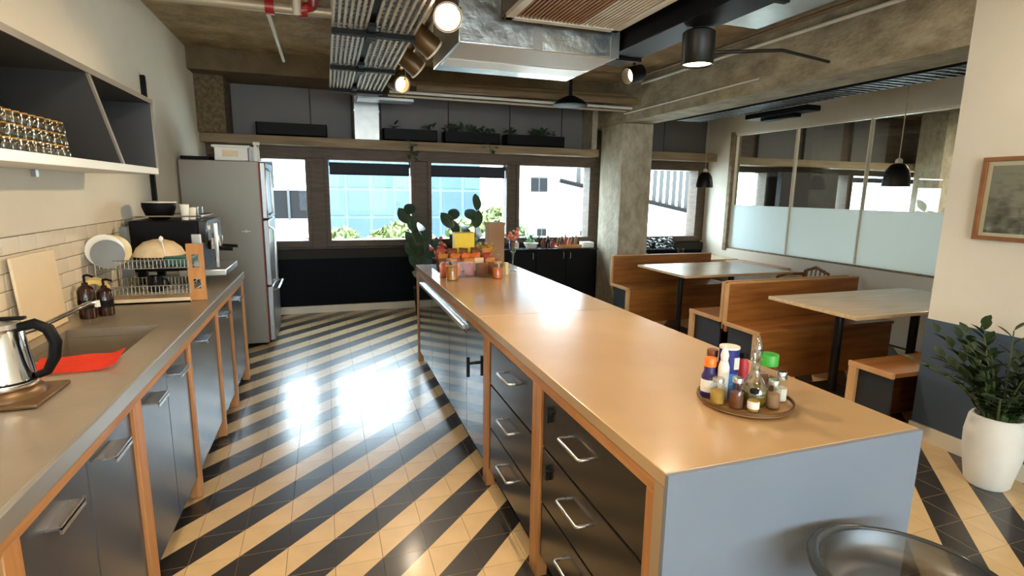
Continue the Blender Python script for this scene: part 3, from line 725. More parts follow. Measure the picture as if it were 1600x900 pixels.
for i, (x, y, h) in enumerate(((-.955, 4.40, .11), (-.925, 4.47, .085))):
    single('white_cup', LA(NB(), [(0, 0), (.022, 0), (.028, h*.7), (.03, h), (.026, h), (.02, .01), (0, .01)], (x, y, CZ+.451)), 'ceramic', ('taller' if i == 0 else 'shorter')+' white paper cup beside the black hopper', 'cup', (x, y, CZ+.451), 'white cups on the espresso machine')
single('drinking_glass', LA(NB(), [(0, 0), (.03, 0), (.034, .09), (.031, .09), (.028, .004), (0, .004)], (-.90, 4.55, CZ+.4505)), 'glass_clear', 'clear glass standing on the coffee machine against the fridge side', 'glass', (-.90, 4.55, CZ+.4505))

# ================================================================== ON THE ISLAND
tc = V((1.29, 1.352, IZ))
tr = thing('round_serving_tray', 'round wooden lazy susan holding sauces on the island', 'tray', tc)
obj('plate', LA(NB(), [(0, .012), (.143, .012), (.149, .018), (.151, .016), (.147, .008), (.06, .006), (.06, .001), (0, .001)], tc, 40), 'tray_wood', tr)
obj('rim', LA(NB(), [(.145, .012), (.145, .022), (.151, .022), (.151, .012)], tc, 40), 'bronze', tr)
TZ = IZ+.0125
def jar(name, x, y, r, h, label, cat, body, capm=None, caph=.02, contents=None, lab=None, shoulder=.85, neck=.7, capr=None):
    t = thing(name, label, cat, (x, y, TZ), 'sauces on the round tray')
    c = (x, y, TZ)
    obj('jar_body', LA(NB(), [(0, 0), (r*.95, 0), (r, r*.1), (r, h*shoulder), (r*neck, h*(shoulder+1)/2), (r*neck, h), (0, h)], c, 20), body, t)
    if contents: obj('contents', LA(NB(), [(0, .003), (r*.9, .003), (r*.9, h*.6), (0, h*.6)], c, 18), contents, t)
    if lab: obj('label', LA(NB(), [(r*1.015, h*.2), (r*1.015, h*.6)], c, 20), lab, t)
    if capm:
        cr = capr or r*neck*1.08
        obj('cap', LA(NB(), [(0, h+.0005), (cr, h+.0005), (cr, h+caph*.9), (cr*.93, h+caph), (0, h+caph)], c, 20), capm, t)
    return t
ox, oy = tc.x-.015, tc.y+.003
jar('sauce_bottle', ox-.085, oy+.055, .026, .105, 'squat sauce bottle with orange cap at the tray edge', 'bottle', 'purple', 'orange_cap', .03, lab='label_white', shoulder=.7)
jar('sauce_bottle', ox-.055, oy+.085, .024, .13, 'red sauce bottle with olive cap behind the orange capped one', 'bottle', 'red_pack', 'brown_pack', .022, shoulder=.75)
jar('spice_jar', ox-.098, oy-.005, .024, .072, 'small spice jar with golden seeds at the tray edge', 'jar', 'glass_clear', 'steel', .014, contents='spice_gold')
jar('spice_shaker', ox-.066, oy-.055, .022, .085, 'clear shaker with steel lid in front of the blue tub', 'shaker', 'glass_clear', 'brushed', .016, contents='brown_pack')
t = thing('salt_tub', 'dark blue cylindrical salt tub in the tray middle', 'tub', (ox-.02, oy+.045, TZ), 'sauces on the round tray')
c = (ox-.02, oy+.045, TZ)
obj('tub_body', LA(NB(), [(0, 0), (.032, 0), (.032, .09), (0, .09)], c), 'blue_light', t); obj('upper_wrap', LA(NB(), [(.0325, .085), (.0325, .165), (0, .165)], c), 'blue_pack', t)
obj('lid', LA(NB(), [(.033, .1655), (.033, .172), (0, .172)], c), 'label_white', t)
obj('label', BX(c[0]-.006, c[0]+.014, c[1]-.0345, c[1]-.0325, TZ+.10, TZ+.14), 'label_white', t)
t = thing('squeeze_bottle', 'slim white squeeze bottle with pointed tip beside the blue tub', 'bottle', (ox-.055, oy+.03, TZ), 'sauces on the round tray')
c = (ox-.055, oy+.025, TZ); obj('bottle_body', LA(NB(), [(0, 0), (.017, 0), (.018, .11), (.012, .13), (0, .131)], c), 'plastic_white', t); obj('tip', LA(NB(), [(.011, .131), (.014, .15), (.007, .175), (.004, .185), (0, .185)], c), 'label_white', t)
t = thing('oil_cruet', 'round glass oil cruet with pointed glass stopper', 'cruet', (ox+.01, oy-.045, TZ), 'sauces on the round tray')
c = (ox+.01, oy-.045, TZ)
obj('flask', LA(NB(), [(0, 0), (.035, 0), (.044, .02), (.044, .05), (.03, .08), (.015, .105), (.013, .14), (.019, .152), (.016, .155)], c, 24), 'cruet_glass', t)
obj('oil', LA(NB(), [(0, .003), (.033, .003), (.0425, .02), (.0425, .045), (.04, .055), (0, .055)], c, 24), 'oil', t)
obj('stopper', LA(NB(), [(.011, .145), (.013, .158), (.017, .172), (.014, .195), (.006, .222), (0, .228)], c, 16), 'cruet_glass', t)
obj('handle', TU(NB(), [(c[0]+.012, c[1], TZ+.115), (c[0]+.045, c[1]-.005, TZ+.1), (c[0]+.055, c[1]-.005, TZ+.06), (c[0]+.042, c[1], TZ+.03)], .004, 8), 'cruet_glass', t)
jar('spice_jar', ox+.118, oy+.012, .028, .105, 'spice jar with big green cap', 'jar', 'glass_clear', 'green_cap', .038, contents='brown_pack', capr=.031)
jar('salt_shaker', ox+.118, oy-.048, .022, .075, 'steel topped salt shaker at the right tray edge', 'shaker', 'glass_clear', 'chrome', .026, contents='label_white')
jar('spice_jar', ox+.048, oy-.088, .022, .078, 'copper coloured spice jar next to the oil cruet', 'jar', 'glass_clear', 'brushed', .015, contents='kraft')
jar('sauce_bottle', ox+.055, oy+.06, .02, .12, 'small bottle with red label behind the cruet', 'bottle', 'red_label', 'black', .02)
jar('spice_jar', ox-.035, oy-.095, .018, .06, 'tiny white labelled jar at the front of the tray', 'jar', 'glass_clear', 'black', .012, contents='spice_gold', lab='label_white')

# snack display at the far end
ac = thing('acrylic_bin', 'clear acrylic bin full of snacks at the far island end', 'bin', (1.07, 4.3, IZ))
AX0, AX1, AY0, AY1, AH = .82, 1.34, 4.14, 4.46, .13
for nm, a in (('side_wall', (AX0, AX0+.004, AY0, AY1)), ('side_wall', (AX1-.004, AX1, AY0, AY1)), ('front_wall', (AX0, AX1, AY0, AY0+.004)), ('back_wall', (AX0, AX1, AY1-.004, AY1))):
    obj(nm, BX(*a, IZ+.001, IZ+AH), 'acrylic', ac)
obj('bottom', BX(AX0, AX1, AY0, AY1, IZ+.001, IZ+.005), 'acrylic', ac)
def packet_mesh(w, h, d):
    bm = NB(); n = 6; vv = {}
    for s in (-1, 1):
        for i in range(n+1):
            for j in range(n+1):
                u, v = i/n*2-1, j/n*2-1
                y = s*d/2*max(0, (1-u**4)*(1-v*v))**.6
                edge = i in (0, n) or j in (0, n)
                if edge and s == 1: vv[(s, i, j)] = vv[(-1, i, j)]
                else: vv[(s, i, j)] = bm.verts.new((u*w/2, y, (v+1)*h/2))
    for s in (-1, 1):
        for i in range(n):
            for j in range(n):
                f = [vv[(s, i, j)], vv[(s, i+1, j)], vv[(s, i+1, j+1)], vv[(s, i, j+1)]]
                try: bm.faces.new(f)
                except ValueError: pass
    return bm
pk = {c: mesh_of(packet_mesh(.085, .10, .04), c, 'snack_packet', 60) for c in ('orange_pack', 'amber_pack', 'red_pack', 'brown_pack', 'cream_pack')}
nmc = {'orange_pack': 'orange', 'amber_pack': 'golden', 'red_pack': 'red', 'brown_pack': 'brown', 'cream_pack': 'cream'}
seq = ['orange_pack', 'brown_pack', 'amber_pack', 'orange_pack', 'red_pack', 'brown_pack', 'amber_pack', 'orange_pack', 'brown_pack', 'cream_pack']
idx = 0
for row in range(4):
    for col in range(5):
        c = seq[(idx*7+row*3) % len(seq)]; idx += 1
        o = bpy.data.objects.new('snack_packet', pk[c]); COL.objects.link(o)
        o.location = (AX0+.062+col*.098, AY0+.055+row*.07, IZ+.008+.034*row); o.rotation_euler = (random.uniform(-.2, .1), random.uniform(-.15, .15), random.uniform(-.3, .3))
        tag(o, '%s snack packet, %s row, %s in the clear island bin' % (nmc[c], ['front', 'second', 'third', 'back'][row], ['far left', 'left of centre', 'centre', 'right of centre', 'far right'][col]), 'snack', 'snack packets in the clear bin')
for i, (x, y, r, h, m1, lab) in enumerate(((.90, 4.05, .045, .15, 'amber_pack', 'tall glass jar of amber nuts at the front left of the snack bin'), (1.27, 4.05, .04, .12, 'orange_pack', 'glass jar of orange sweets at the front right of the snack bin'))):
    t = thing('snack_jar', lab, 'jar', (x, y, IZ), 'snack jars on the island')
    obj('jar_glass', LA(NB(), [(0, .001), (r, .001), (r, h*.85), (r*.85, h*.93), (r*.85, h)], (x, y, IZ), 24), 'glass_clear', t)
    obj('contents', LA(NB(), [(0, .005), (r*.93, .005), (r*.93, h*.7), (0, h*.72)], (x, y, IZ), 20), m1, t)
    obj('lid', LA(NB(), [(0, h+.001), (r*.92, h+.001), (r*.92, h+.016), (0, h+.016)], (x, y, IZ), 24), 'tray_wood', t)
fruit = NB(); SP(fruit, (0, 0, .035), .035, (1, 1, 1.1), 2); FM = mesh_of(fruit, 'orange_pack', 'fruit', 80)
t = thing('yellow_box', 'bright yellow carton standing behind the snacks', 'box', (1.13, 4.56, IZ))
obj('carton', BX(1.03, 1.21, 4.53, 4.61, IZ+.001, IZ+.325, .004), 'yellow', t); obj('top_flap', BX(1.035, 1.205, 4.532, 4.608, IZ+.326, IZ+.33), 'spice_gold', t)
t = thing('paper_bag', 'brown kraft paper bag behind the yellow carton', 'bag', (1.47, 4.82, IZ))
pb = NB(); PRISM(pb, [(1.40, 4.74), (1.55, 4.74), (1.55, 4.86), (1.40, 4.86)], 2, IZ+.001, IZ+.39); obj('bag_body', pb, 'kraft', t); obj('folded_top', BX(1.395, 1.555, 4.735, 4.865, IZ+.375, IZ+.40), 'kraft', t)
t = thing('flower_vase', 'slim glass vase of pink dried flowers on the island', 'vase', (1.52, 4.40, IZ))
obj('vase_glass', LA(NB(), [(0, .001), (.035, .001), (.035, .008), (.008, .014), (.006, .14), (.03, .19), (.036, .24)], (1.52, 4.40, IZ), 20), 'glass_clear', t)
fl = NB()
for i in range(26): SP(fl, (1.52+random.gauss(0, .03), 4.40+random.gauss(0, .03), IZ+.30+random.gauss(0, .035)), random.uniform(.012, .022), sub=1)
obj('blossoms', fl, 'pink_flower', t, kind='stuff')
st = NB()
for i in range(7): TU(st, [(1.52, 4.4, IZ+.16), (1.52+random.gauss(0, .02), 4.4+random.gauss(0, .02), IZ+.29)], .002, 5)
obj('stalks', st, 'stem', t)
for i, (x, y) in enumerate(((.92, 4.56), (1.32, 4.56))):
    t = thing('dried_flower_pot', ('red and gold' if i == 0 else 'pale green and brown')+' dried flower bunch beside the yellow carton', 'flowers', (x, y, IZ), 'dried bunches by the carton')
    obj('pot', LA(NB(), [(0, .001), (.04, .001), (.05, .10), (.045, .10), (0, .09)], (x, y, IZ), 16), 'kraft', t)
    b1 = NB()
    for q in range(34): SP(b1, (x+random.gauss(0, .035), y+random.gauss(0, .03), IZ+.16+random.gauss(0, .045)), random.uniform(.01, .02), sub=1)
    obj('blossoms', b1, 'red_pack' if i == 0 else 'spice_gold', t, kind='stuff')
single('tea_candle', LA(NB(), [(0, .001), (.018, .001), (.018, .10), (0, .10)], (1.40, 4.22, IZ)), 'ceramic_yellow', 'small cream pillar candle at the right of the snack bin', 'candle', (1.40, 4.22, IZ))

# ================================================================== BOOTHS
def bench(loc, face, back, label, depth=.42, length=1.55, back_h=.80, sh=.45):
    """local: seat runs along x from 0; the sitter looks along +y*face"""
    t = thing('booth_bench', label, 'bench', (0, 0, 0), 'booth benches')
    s = face
    def bx(x0, x1, y0, y1, z0, z1, bev=.003):
        a, c = sorted((y0*s, y1*s)); return BX(x0, x1, a, c, z0, z1, bev)
    obj('seat', bx(0, length, 0, depth, sh-.03, sh), 'bench_wood', t)
    obj('seat_edge', bx(-.004, .02, -.002, depth+.003, sh-.035, sh+.002), 'bench_edge', t)
    obj('front_skirt', bx(.03, length, depth-.04, depth-.015, 0.0, sh-.03), 'bench_wood', t)
    obj('front_leg', bx(0, .03, depth-.06, depth, 0, sh-.03), 'bench_edge', t)
    obj('side_panel', bx(.03, .05, .02, depth-.06, .0, sh-.03, 0), 'bench_panel', t, 'dark recessed side panel')
    obj('end_panel', bx(length-.03, length-.001, .02, depth-.02, .0, sh-.03, 0), 'bench_wood', t)
    if back:
        obj('backrest', bx(0.02, length, -.03, 0, sh-.1, back_h), 'bench_wood', t)
        obj('backrest_edge', bx(-.004, .02, -.034, .003, sh-.03, back_h+.004), 'bench_edge', t)
        obj('backrest_cap', bx(.02, length, -.032, .003, back_h, back_h+.012), 'bench_edge', t)
    t.location = loc
    return t
bench((3.48, 6.12, 0), -1, True, 'wooden booth bench below the window beside the concrete column', depth=.42, length=1.55)
bench((3.48, 4.05, 0), 1, True, 'wooden booth bench facing the windows, back to back with another', depth=.45)
bench((3.44, 3.93, 0), -1, True, 'wooden booth bench with tall back facing the nearer table', depth=.41, length=1.62)
bench((3.49, YP-.12+.13, 0), 1, False, 'short wooden bench tucked behind the white pier', depth=.32, length=1.5)
def table(x0, x1, y0, y1, xp, label):
    yc = (y0+y1)/2
    t = thing('booth_table', label, 'table', ((x0+x1)/2, yc, 0), 'booth tables')
    obj('table_top', BX(x0, x1, y0, y1, .722, .75, .004), 'table_top', t)
    for x in (xp, x1-.45):
        p = obj('pedestal', CY(NB(), (x, yc, .012), (x, yc, .70), .034, n=18), 'black_metal', t)
        obj('foot_plate', BX(x-.2, x+.2, yc-.2, yc+.2, 0.001, .012, .003), 'black_metal', p)
        obj('top_plate', B(BX(x-.14, x+.14, yc-.03, yc+.03, .70, .721), x-.03, x+.03, yc-.14, yc+.14, .70, .721), 'black_metal', p)
table(3.57, 5.03, 4.72, 5.66, 3.86, 'pale wood booth table nearer the windows on a black post')
table(3.57, 5.25, 2.75, 3.58, 3.92, 'pale wood booth table nearer the white pier on a black post')
# wicker chair by the partition
wc = thing('wicker_chair', 'brown wicker chair between far table and glass partition', 'chair', (5.32, 4.86, 0))
obj('seat', B(NB(), 5.1, 5.54, 4.66, 5.06, .42, .46, .015), 'wicker', wc)
bk = NB(); TU(bk, [(5.50, 4.68, .45), (5.55, 4.70, .70), (5.53, 4.86, .76), (5.55, 5.02, .70), (5.50, 5.04, .45)], .02, 8); obj('back_frame', bk, 'wicker', wc)
bk = NB()
for y in (4.74, 4.80, 4.86, 4.92, 4.98): CY(bk, (5.51, y, .45), (5.54, y, .74), .008, n=6)
obj('spindles', bk, 'wicker', wc)
for s, y in ((1, 4.68), (1, 5.04)):
    obj('arm', TU(NB(), [(5.55, y, .66), (5.30, y, .67), (5.14, y, .64), (5.13, y, .45)], .017, 8), 'wicker', wc)
for x in (5.14, 5.5):
    for y in (4.70, 5.02): obj('leg', CY(NB(), (x, y, 0), (x, y, .42), .018, n=8), 'wicker', wc)
t = thing('cushioned_bench', 'low white bench with rose cushion against the glazed partition', 'bench', (5.66, 5.95, 0))
obj('box_base', BX(5.5, 5.84, 5.5, 6.4, .0, .58, .004), 'white_wall', t); obj('cushion', BX(5.49, 5.84, 5.5, 6.4, .582, .66, .025), 'cushion_rose', t)
# objects on the window shelf behind the far bench
single('window_ledge', BX(4.2, 5.84, 6.5, 7.34, .60, .66, .004), 'table_top', 'pale wooden ledge behind the far booth bench', 'ledge', (5.0, 6.9, .6))
t = thing('herb_planter', 'dark planter of green herbs under the nook window', 'plant', (4.75, 7.05, .66))
obj('planter', BX(4.45, 5.05, 6.98, 7.14, .661, .77, .006), 'bld_dark', t)
hb = NB()
for i in range(260):
    p = V((random.uniform(4.46, 5.04), random.uniform(6.98, 7.14), random.uniform(.77, .95))); d = V((random.gauss(0, 1), random.gauss(0, 1), random.gauss(0, .6))).normalized()*.03; s = d.cross(V((0, 0, 1)))*.5
    hb.faces.new([hb.verts.new(p-d), hb.verts.new(p+s), hb.verts.new(p+d), hb.verts.new(p-s)])
obj('foliage', hb, 'leaf_dark', t, kind='stuff')
single('water_glass', LA(NB(), [(0, 0), (.045, 0), (.05, .15), (.046, .15), (.04, .006), (0, .006)], (4.98, 6.75, .661)), 'glass_clear', 'tall clear glass jar on the ledge under the nook window', 'glass', (4.98, 6.75, .661))
single('white_cup', LA(NB(), [(0, 0), (.035, 0), (.05, .09), (.046, .09), (.03, .008), (0, .008)], (4.33, 6.72, .661)), 'ceramic', 'white cup on the ledge beside the concrete column', 'cup', (4.33, 6.72, .661))

# ================================================================== SIDEBOARD AND THINGS ON IT
sbd = thing('sideboard', 'black low sideboard under the right hand window', 'cabinet', (3.0, 7.13, 0))
obj('top', BX(2.25, 3.70, 6.93, 7.33, .80, .825, .003), 'black_gloss', sbd); obj('carcass', BX(2.27, 3.68, 6.97, 7.33, .08, .80), 'black', sbd); obj('plinth', BX(2.3, 3.65, 7.0, 7.3, 0, .08), 'black', sbd)
for k in range(3):
    a = 2.28+k*.465; d = obj('door', BX(a, a+.458, 6.945, 6.968, .09, .795, .003), 'black', sbd)
    xh = a+.41 if k != 2 else a+.05
    obj('handle', TU(NB(), [(xh, 6.945, .68), (xh, 6.92, .69), (xh, 6.92, .76), (xh, 6.945, .77)], .005, 6), 'brushed', d)
def leaf_mesh(L, W, m_, fold=.25, bend=.2, n=5):
    bm = NB(); A = []
    for i in range(n+1):
        t = i/n; w = W*math.sin(PI*min(1, t*.93+.05))**.8 * (1 if i not in (0, n) else .12); z = -bend*L*t*t
        A.append([bm.verts.new((-w/2, L*t, z+fold*w/2)), bm.verts.new((0, L*t, z)), bm.verts.new((w/2, L*t, z+fold*w/2))])
    for a, c in zip(A, A[1:]):
        bm.faces.new((a[0], a[1], c[1], c[0])); bm.faces.new((a[1], a[2], c[2], c[1]))
    return mesh_of(bm, m_, 'leaf', 60)
# potted herb
t = thing('potted_herb', 'bright green herb in a white bowl on the sideboard', 'plant', (2.72, 7.1, .825))
obj('bowl', LA(NB(), [(0, .001), (.07, .001), (.11, .07), (.105, .07), (.06, .02), (0, .02)], (2.72, 7.1, .826)), 'ceramic', t)
LH = leaf_mesh(.07, .035, 'leaf_green')
for i in range(46):
    a = random.uniform(0, 2*PI); inst('leaf', LH, t, (2.72+random.gauss(0, .05), 7.1+random.gauss(0, .05), .90+random.uniform(0, .09)), Euler((random.uniform(.2, 1.2), 0, a)))
# bottles and jars
for i, (x, h, mt, lab) in enumerate(((2.42, .16, 'blue_pack', 'dark blue bottle at the left end of the sideboard'), (2.50, .12, 'ceramic', 'short white jar at the left end of the sideboard'), (2.90, .14, 'brown_pack', 'brown bottle right of the green herb'), (2.97, .17, 'black_gloss', 'tall black bottle in the sideboard middle'), (3.04, .12, 'red_pack', 'short reddish bottle left of the wooden tray'))):
    s = thing('bottle', lab, 'bottle', (x, 7.08, .825), 'bottles on the sideboard')
    obj('bottle_body', LA(NB(), [(0, .001), (.03, .001), (.031, h*.6), (.014, h*.75), (.012, h*.9), (0, h*.9)], (x, 7.08, .825), 16), mt, s); obj('cap', LA(NB(), [(.015, h*.9), (.015, h), (0, h)], (x, 7.08, .825), 12), 'black', s)
single('wooden_tray', B(B(BX(3.10, 3.46, 6.98, 7.22, .826, .84, .003), 3.10, 3.46, 6.98, 6.99, .84, .87), 3.10, 3.46, 7.21, 7.22, .84, .87), 'crate_wood', 'shallow wooden tray holding bottles on the sideboard', 'tray', (3.28, 7.1, .826))
for i in range(6):
    x = 3.14+i*.056; h = .12+.03*(i % 3); lb = ['leftmost', 'second from the left', 'third from the left', 'fourth from the left', 'fifth from the left', 'rightmost'][i]
    s = thing('bottle', 'small syrup bottle, %s in the wooden tray' % lb, 'bottle', (x, 7.1, .8405), 'syrup bottles in the tray')
    obj('bottle_body', LA(NB(), [(0, .001), (.022, .001), (.023, h*.62), (.010, h*.78), (.009, h*.92), (0, h*.92)], (x, 7.1, .8405), 14), ['brown_pack', 'amber_bottle', 'red_pack', 'amber_pack', 'brown_pack', 'kraft'][i], s)
    obj('cap', LA(NB(), [(.012, h*.9), (.012, h), (0, h)], (x, 7.1, .8405), 10), 'spice_gold', s)
single('tissue_box', B(BX(3.50, 3.66, 6.99, 7.15, .826, .90, .004), 3.55, 3.61, 7.05, 7.09, .90, .903), 'plastic_white', 'white tissue box at the right end of the sideboard', 'box', (3.58, 7.07, .826))

# ================================================================== PLANTS
# ficus plants by the windows
LF = leaf_mesh(.25, .15, 'leaf_ficus', .12, .22, 7)
def ficus(x, y, label, tips):
    t = thing('rubber_plant', label, 'plant', (x, y, 0), 'rubber plants by the windows')
    obj('pot', LA(NB(), [(0, .001), (.13, .001), (.16, .02), (.19, .38), (.18, .38), (.165, .34), (0, .33)], (x, y, 0), 24), 'black', t)
    obj('soil', LA(NB(), [(.168, .345), (0, .35)], (x, y, 0), 20), 'soil', t)
    for (dx, dy, h) in tips:
        s = obj('stem', TU(NB(), [(x+dx*.1, y+dy*.1, .33), (x+dx*.5, y+dy*.5, .33+(h-.33)*.5), (x+dx, y+dy, h)], [.012, .01, .005], 7), 'stem', t)
        n = 7
        for i in range(n):
            f_ = .35+.65*i/(n-1); p = V((x+dx*f_, y+dy*f_, .33+(h-.33)*f_)); a = i*2.4+dx*9
            inst('leaf', LF, s, p, Euler((1.15+.35*math.sin(i*2.1+dx*7), (-1.2, .9, -.5, 1.3, .2, -.9, .5)[i % 7]*(1.15-.5*f_), .5*math.sin(a))))
    return t
ficus(1.2, 6.8, 'dark leaved rubber plant left of the wooden window post', [(-.25, 0, 1.30), (-.05, .05, 1.02), (-.2, -.1, .85), (.08, -.1, .8)])
ficus(1.75, 6.65, 'dark leaved rubber plant in front of the middle window', [(-.28, 0, 1.24), (.06, .05, 1.36), (-.1, -.1, 1.05)])
# ZZ plant in white pot
zx, zy = 3.49, 1.785
zz = thing('potted_zz_plant', 'green zz plant in a tall white pot by the pier wall', 'plant', (zx, zy, 0))
pt = NB(); LA(pt, [(0, .001), (.09, .001), (.105, .02), (.135, .2), (.140, .31), (.130, .39), (.116, .415), (.106, .415), (.10, .38), (0, .37)], (zx, zy, 0), 14)
obj('pot', pt, 'pot_white', zz, 'faceted white ceramic pot'); obj('soil', LA(NB(), [(.102, .38), (0, .39)], (zx, zy, 0), 14), 'soil', zz)
LZ = leaf_mesh(.10, .046, 'leaf_dark', .3, .15, 4)
random.seed(21)
for i in range(26):
    a = i*2.4+.5; lean = .08+.24*((i*37) % 10)/10; h = .22+.32*((i*53) % 10)/10
    if i == 0: a, lean, h = PI*.62, .26, .46
    if i == 1: a, lean, h = PI*.8, .36, .33
    dx, dy = math.cos(a)*lean, math.sin(a)*lean
    if zx+dx > XP-.2: dx = XP-.2-zx
    pts = [V((zx+.06*math.cos(a)+dx*.3*f_+dx*.7*f_*f_, zy+.06*math.sin(a)+dy*.3*f_+dy*.7*f_*f_,   .385+h*f_-(.10*lean*f_**3))) for f_ in [k_/6 for k_ in range(7)]]
    s = obj('stem', TU(NB(), pts, [.008, .008, .007, .006, .005, .004, .003], 6), 'stem', zz)
    for k_ in range(1, 12):
        f_ = k_/11*6; q = min(5, int(f_)); p = pts[q].lerp(pts[q+1], f_-q); dirn = (pts[min(6, q+1)]-pts[q]).normalized()
        side = dirn.cross(V((0, 0, 1))).normalized()*(1 if k_ % 2 else -1)
        v = (side*.8+dirn*.75+V((0, 0, .15))).normalized()
        if p.x+v.x*.1 > XP-.03: v.x = -abs(v.x)
        inst('leaf', LZ, s, p, v.to_track_quat('Y', 'Z').to_euler())

# ================================================================== STOOL, ART
sx, sy = 1.31, .77
st_ = thing('smoked_stool', 'smoked translucent tub stool drawn up to the island end', 'stool', (sx, sy, 0))
obj('seat_shell', LA(NB(), [(0, .60), (.15, .602), (.19, .612), (.212, .645), (.220, .68), (.215, .682), (.206, .648), (.186, .620), (.148, .609), (0, .607)], (sx, sy, 0), 44), 'smoke', st_)
rb = NB(); pts = [(sx+.220*math.cos(a), sy+.220*math.sin(a), .682+.012*max(0, math.cos(a-PI*.85))) for a in [2*PI*i/40 for i in range(40)]]
TU(rb, pts, [.006+.010*max(0, math.cos(2*PI*i/40-PI*.85)) for i in range(40)], 8, True); obj('rim', rb, 'smoke_plastic', st_)
obj('hub', LA(NB(), [(0, .57), (.06, .57), (.08, .598), (0, .598)], (sx, sy, 0)), 'black_metal', st_)
for i in range(4):
    a = PI/4+i*PI/2; obj('leg', CY(NB(), (sx+.06*math.cos(a), sy+.06*math.sin(a), .58), (sx+.19*math.cos(a), sy+.19*math.sin(a), 0), .012, n=10), 'black_metal', st_)
obj('foot_ring', TU(NB(), [(sx+.155*math.cos(2*PI*i/24), sy+.155*math.sin(2*PI*i/24), .2) for i in range(24)], .007, 6, True), 'black_metal', st_)

pa = thing('framed_picture', 'wood framed grey photograph hung on the white pier wall', 'picture', (XP, 1.85, 1.36))
PY0, PY1, PZ0, PZ1 = 1.50, 2.185, 1.36, 1.84
fm = NB(); w = .024
for a in ((PY0, PY1, PZ0, PZ0+w), (PY0, PY1, PZ1-w, PZ1), (PY0, PY0+w, PZ0+w, PZ1-w), (PY1-w, PY1, PZ0+w, PZ1-w)): B(fm, XP-.03, XP-.001, *a, .002)
obj('frame', fm, 'art_frame', pa); obj('mount', BX(XP-.012, XP-.002, PY0+w, PY1-w, PZ0+w, PZ1-w), 'art_mount', pa)
obj('print', BX(XP-.0135, XP-.0122, PY0+w+.03, PY1-w-.025, PZ0+w+.02, PZ1-w-.025), 'grey_print', pa, 'dim grey photographic print')
obj('glazing', BX(XP-.019, XP-.017, PY0+w, PY1-w, PZ0+w, PZ1-w), 'glass_clear', pa)

# ================================================================== CEILING SERVICES
# double cable tray
ctr = thing('cable_tray', 'pair of silver ribbed cable trays running along the ceiling', 'cable tray', (.34, 4.0, 2.62))
for x0, x1 in ((.09, .29), (.35, .60)):
    b1 = NB(); B(b1, x0, x1, 1.2, 6.12, 2.665, 2.668)
    n = 7
    for q in range(n):
        x = x0+(x1-x0)*q/(n-1); B(b1, x-.008, x+.008, 1.2, 6.12, 2.62, 2.664 if q in (0, n-1) else 2.645)
    obj('tray_section', b1, 'tray_steel', ctr)
    b2 = NB()
    for q in range(62):
        y = 1.25+q*.078; B(b2, x0, x1, y, y+.02, 2.647, 2.655)
    obj('rungs', b2, 'galvanised', ctr, kind='stuff')
obj('spine', BX(.295, .345, 1.2, 6.1, 2.64, 2.70), 'black', ctr)
for y in (1.6, 2.8, 3.85, 4.95, 6.05):
    h = obj('bracket', B(B(BX(.08, .61, y-.03, y+.03, 2.585, 2.615, .003), .29, .35, y-.04, y+.04, 2.575, 2.62), .295, .345, y-.2, y+.2, 2.595, 2.62), 'black', ctr)
    obj('hanger_rod', CY(NB(), (.32, y, 2.62), (.32, y, ZC), .008, n=8), 'black_metal', h)
# air handling unit with grille
ac_ = thing('air_conditioner', 'silver ceiling air unit with slatted return grille', 'air conditioner', (1.45, 4.2, 2.6))
obj('duct_box', BX(.90, 2.12, 3.80, 4.72, 2.60, ZC-.02, .006), 'foil', ac_)
obj('bottom_pan', BX(.92, 2.10, 3.80, 4.22, 2.594, 2.60, .003), 'pan_grey', ac_)
obj('bottom_lip', BX(.92, 2.10, 4.26, 4.50, 2.592, 2.60, .003), 'plastic_white', ac_)
for x in (1.44, 2.06): obj('strap', BX(x, x+.07, 3.793, 3.80, 2.60, 2.92), 'galvanised', ac_)
gx0, gx1, gy0, gy1, gz = 1.18, 2.04, 2.35, 3.68, 2.74
fb_ = NB()
for a in ((gx0, gx1, gy0, gy0+.06), (gx0, gx1, gy1-.06, gy1), (gx0, gx0+.06, gy0, gy1), (gx1-.06, gx1, gy0, gy1)): B(fb_, *a, gz, gz+.03, .004)
gr = obj('grille_frame', fb_, 'slat_white', ac_)
SLW = mesh_of(BX(-.006, .006, -.6, .6, -.012, .012), 'slat_white', 'slat'); SLB = mesh_of(BX(-.006, .006, -.6, .6, -.012, .012), 'slat_brown', 'slat')
for q in range(26):
    x = gx0+.08+q*.028; o = inst('slat', SLB if q < 17 else SLW, gr, (x, (gy0+gy1)/2, gz+.016), Euler((0, .6, 0)))
obj('plenum', BX(gx0+.02, gx1-.02, gy0+.02, gy1+.1, gz+.04, ZC-.01), 'bronze', ac_)
# black duct, grey duct
bd_ = thing('black_duct', 'black painted air duct next to the silver air unit', 'duct', (2.28, 3.6, 2.64))
obj('duct_run', BX(2.16, 2.42, 2.0, 4.25, 2.66, 2.94, .004), 'black', bd_)
for y in (2.5, 3.98): obj('flange', BX(2.135, 2.44, y, y+.04, 2.64, 2.96), 'black', bd_)
d = V((-3.72, -.75, -1.15)).normalized(); base = V((2.58, 4.32, 2.62))
t = thing('wall_spotlight', 'black spotlight beside the black duct, aimed at the kitchen wall', 'spotlight', base)
q = d.to_track_quat('Z', 'Y').to_matrix().to_4x4(); q.translation = base
c = NB(); LA(c, [(0, -.10), (.05, -.10), (.07, -.08), (.074, .08), (.068, .08), (.064, -.01), (0, -.015)], n=24); XF(c, q); obj('can', c, 'black', t)
c = NB(); LA(c, [(0, .03), (.04, .025), (.06, .01), (.06, 0), (0, -.005)], n=20); XF(c, q); obj('bulb', c, 'bulb_dim', t)
